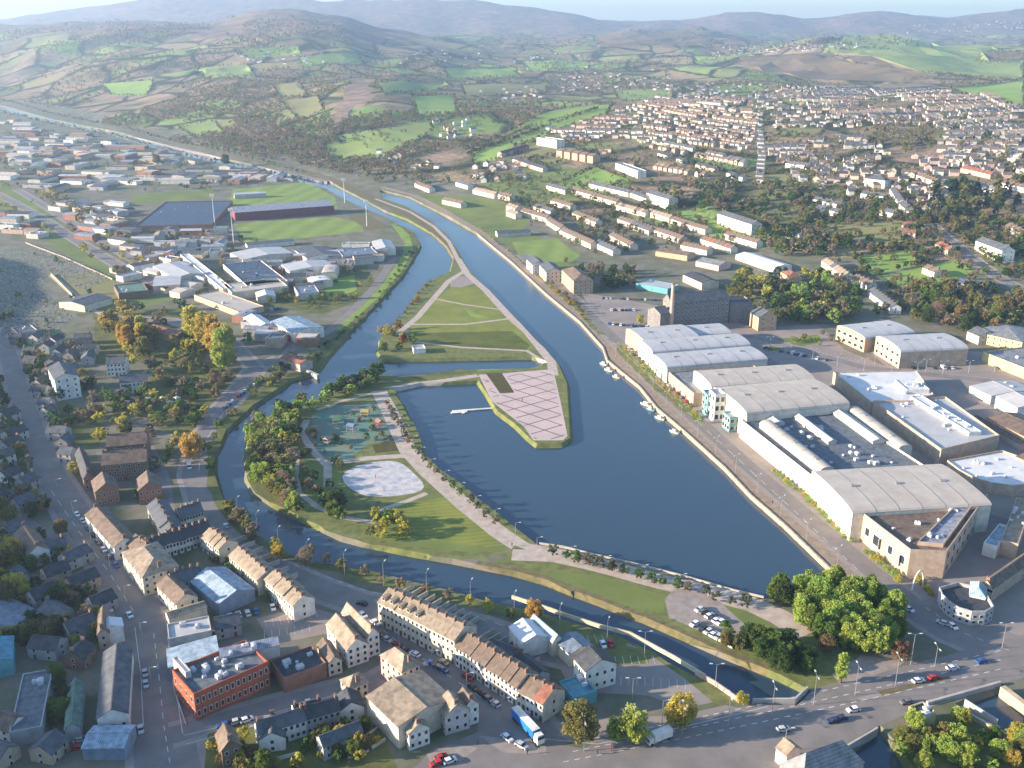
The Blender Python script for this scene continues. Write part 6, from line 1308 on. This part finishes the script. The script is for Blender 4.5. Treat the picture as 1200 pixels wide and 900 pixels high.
# white arch sculpture
x, y, z = P(1075, 689); b = MB(); pr = [(3 * math.cos(math.pi * i / 10), 7.5 * math.sin(math.pi * i / 10)) for i in range(11)]
for (a1, c1), (a2, c2) in zip(pr, pr[1:]): b.tube((a1, 0, c1), (a2, 0, c2), .3, .3, 6)
tag(link('arch_sculpture', b.mesh('arch_sculpture', [wm('white')]), None, (x, y, 0), rad(30)), 'slender white arch standing at the corner of the shopping centre', 'sculpture')
STC = ['blue', 'white', 'cream', 'red', 'white', 'teal', 'yellow', 'grey', 'white', 'blue']
for i, c_ in enumerate(STC):
    x, y, z = P(140 + i * 8.5, 470 + (i % 2) * 5); o = tag(link('market_stall', None, None, (x, y, 0), .1 * i), f'{c_} canopy stall, {ordw(i + 1)} from the left below the pale blue-white house', 'stall', 'market stalls')
    b = MB()
    for sx in (-1.4, 1.4):
        for sy in (-1.4, 1.4): b.cyl(sx, sy, 0, 2.2, .05)
    b.box(-1.3, 1.3, -1.3, -.5, .7, .85); link('frame', b.mesh('frame', [M_steel]), o)
    b = MB(); b.poly([(-1.7, -1.7, 2.2), (1.7, -1.7, 2.2), (0, 0, 3.1)]); b.poly([(1.7, -1.7, 2.2), (1.7, 1.7, 2.2), (0, 0, 3.1)]); b.poly([(1.7, 1.7, 2.2), (-1.7, 1.7, 2.2), (0, 0, 3.1)]); b.poly([(-1.7, 1.7, 2.2), (-1.7, -1.7, 2.2), (0, 0, 3.1)]); link('canopy', b.mesh('canopy', [wm({'red': 'redbrick'}.get(c_, c_))]), o)
# small shelter on the island
B3('shelter', 'building', 'small white shelter on the island lawn beside the red tree', '485,415 499,414 500,409', 3, rt='flat', rh=.4, wall='white', roof='pale')
# playground frames
for i, (a, c) in enumerate(((395, 495), (412, 505), (428, 488), (385, 520), (445, 500))):
    x, y, z = P(a, c); o = tag(link('climbing_frame', None, None, (x, y, 0), R.uniform(0, 3)), f'{["green", "blue", "yellow", "tan", "red"][i]} climbing frame in the playground', 'climbing frame', 'playground frames'); b = MB()
    for sx in (-2, 2):
        for sy in (-1.5, 1.5): b.cyl(sx, sy, 0, 3.2, .15)
    link('post_frame', b.mesh('post_frame', [M_steel]), o); b = MB(); b.box(-2.3, 2.3, -1.8, 1.8, 1.5, 1.7); b.prism([(-2, 3.2), (2, 3.2), (0, 4.4)], -2.3, 2.3); link('deck', b.mesh('deck', [mat('play_' + str(i), [(.10, .22, .14), (.12, .17, .26), (.33, .28, .12), (.32, .26, .2), (.28, .14, .11)][i])]), o)
# ------------------------------------------------------------------ air, sky, sun
hb = MB(); hb.box(-14000, 14000, -395, 15900, -5, 520)
hz = link('haze', hb.mesh('haze', [])); tag(hz, kind='stuff')
hm = bpy.data.materials.new('haze_air'); hm.use_nodes = True; N, L = hm.node_tree.nodes, hm.node_tree.links
N.remove(N['Principled BSDF']); pv = N.new('ShaderNodeVolumePrincipled')
pv.inputs['Color'].default_value = rgb(.54, .74, 1); pv.inputs['Density'].default_value = HAZE; pv.inputs['Anisotropy'].default_value = .5
L.new(pv.outputs[0], N['Material Output'].inputs['Volume']); hz.data.materials.append(hm)
SE, SX, SY = rad(14.0), -1.0, -.13
wd = bpy.data.worlds.new('World'); S.world = wd; wd.use_nodes = True; N, L = wd.node_tree.nodes, wd.node_tree.links
sky = N.new('ShaderNodeTexSky'); sky.sky_type = 'NISHITA'; sky.sun_disc = False; sky.sun_elevation = SE; sky.sun_rotation = math.atan2(SX, SY) % (2 * math.pi)
sky.altitude = 100; sky.air_density = 1; sky.dust_density = .6; sky.ozone_density = 3
L.new(sky.outputs[0], N['Background'].inputs[0]); N['Background'].inputs[1].default_value = SKYS
sl = bpy.data.lights.new('sun', 'SUN'); sl.energy = SUNS; sl.angle = rad(.5); sl.color = (1, .82, .63)
so = link('sun', sl); d = Vector((SX, SY, 0)).normalized() * math.cos(SE) + Vector((0, 0, math.sin(SE)))
so.rotation_euler = d.to_track_quat('Z', 'Y').to_euler(); so.location = (-300, 0, 400)
S.view_settings.view_transform = 'Standard'; S.view_settings.look = 'None'; S.view_settings.gamma = 1; S.view_settings.exposure = EXPO; S.view_settings.use_curve_mapping = False
S.render.engine = 'CYCLES'; C_ = S.cycles
C_.max_bounces = 5; C_.diffuse_bounces = 2; C_.glossy_bounces = 2; C_.transmission_bounces = 2; C_.volume_bounces = 1; C_.transparent_max_bounces = 4
C_.use_denoising = True; C_.denoiser = 'OPENIMAGEDENOISE'; C_.use_adaptive_sampling = False; C_.caustics_reflective = False; C_.caustics_refractive = False
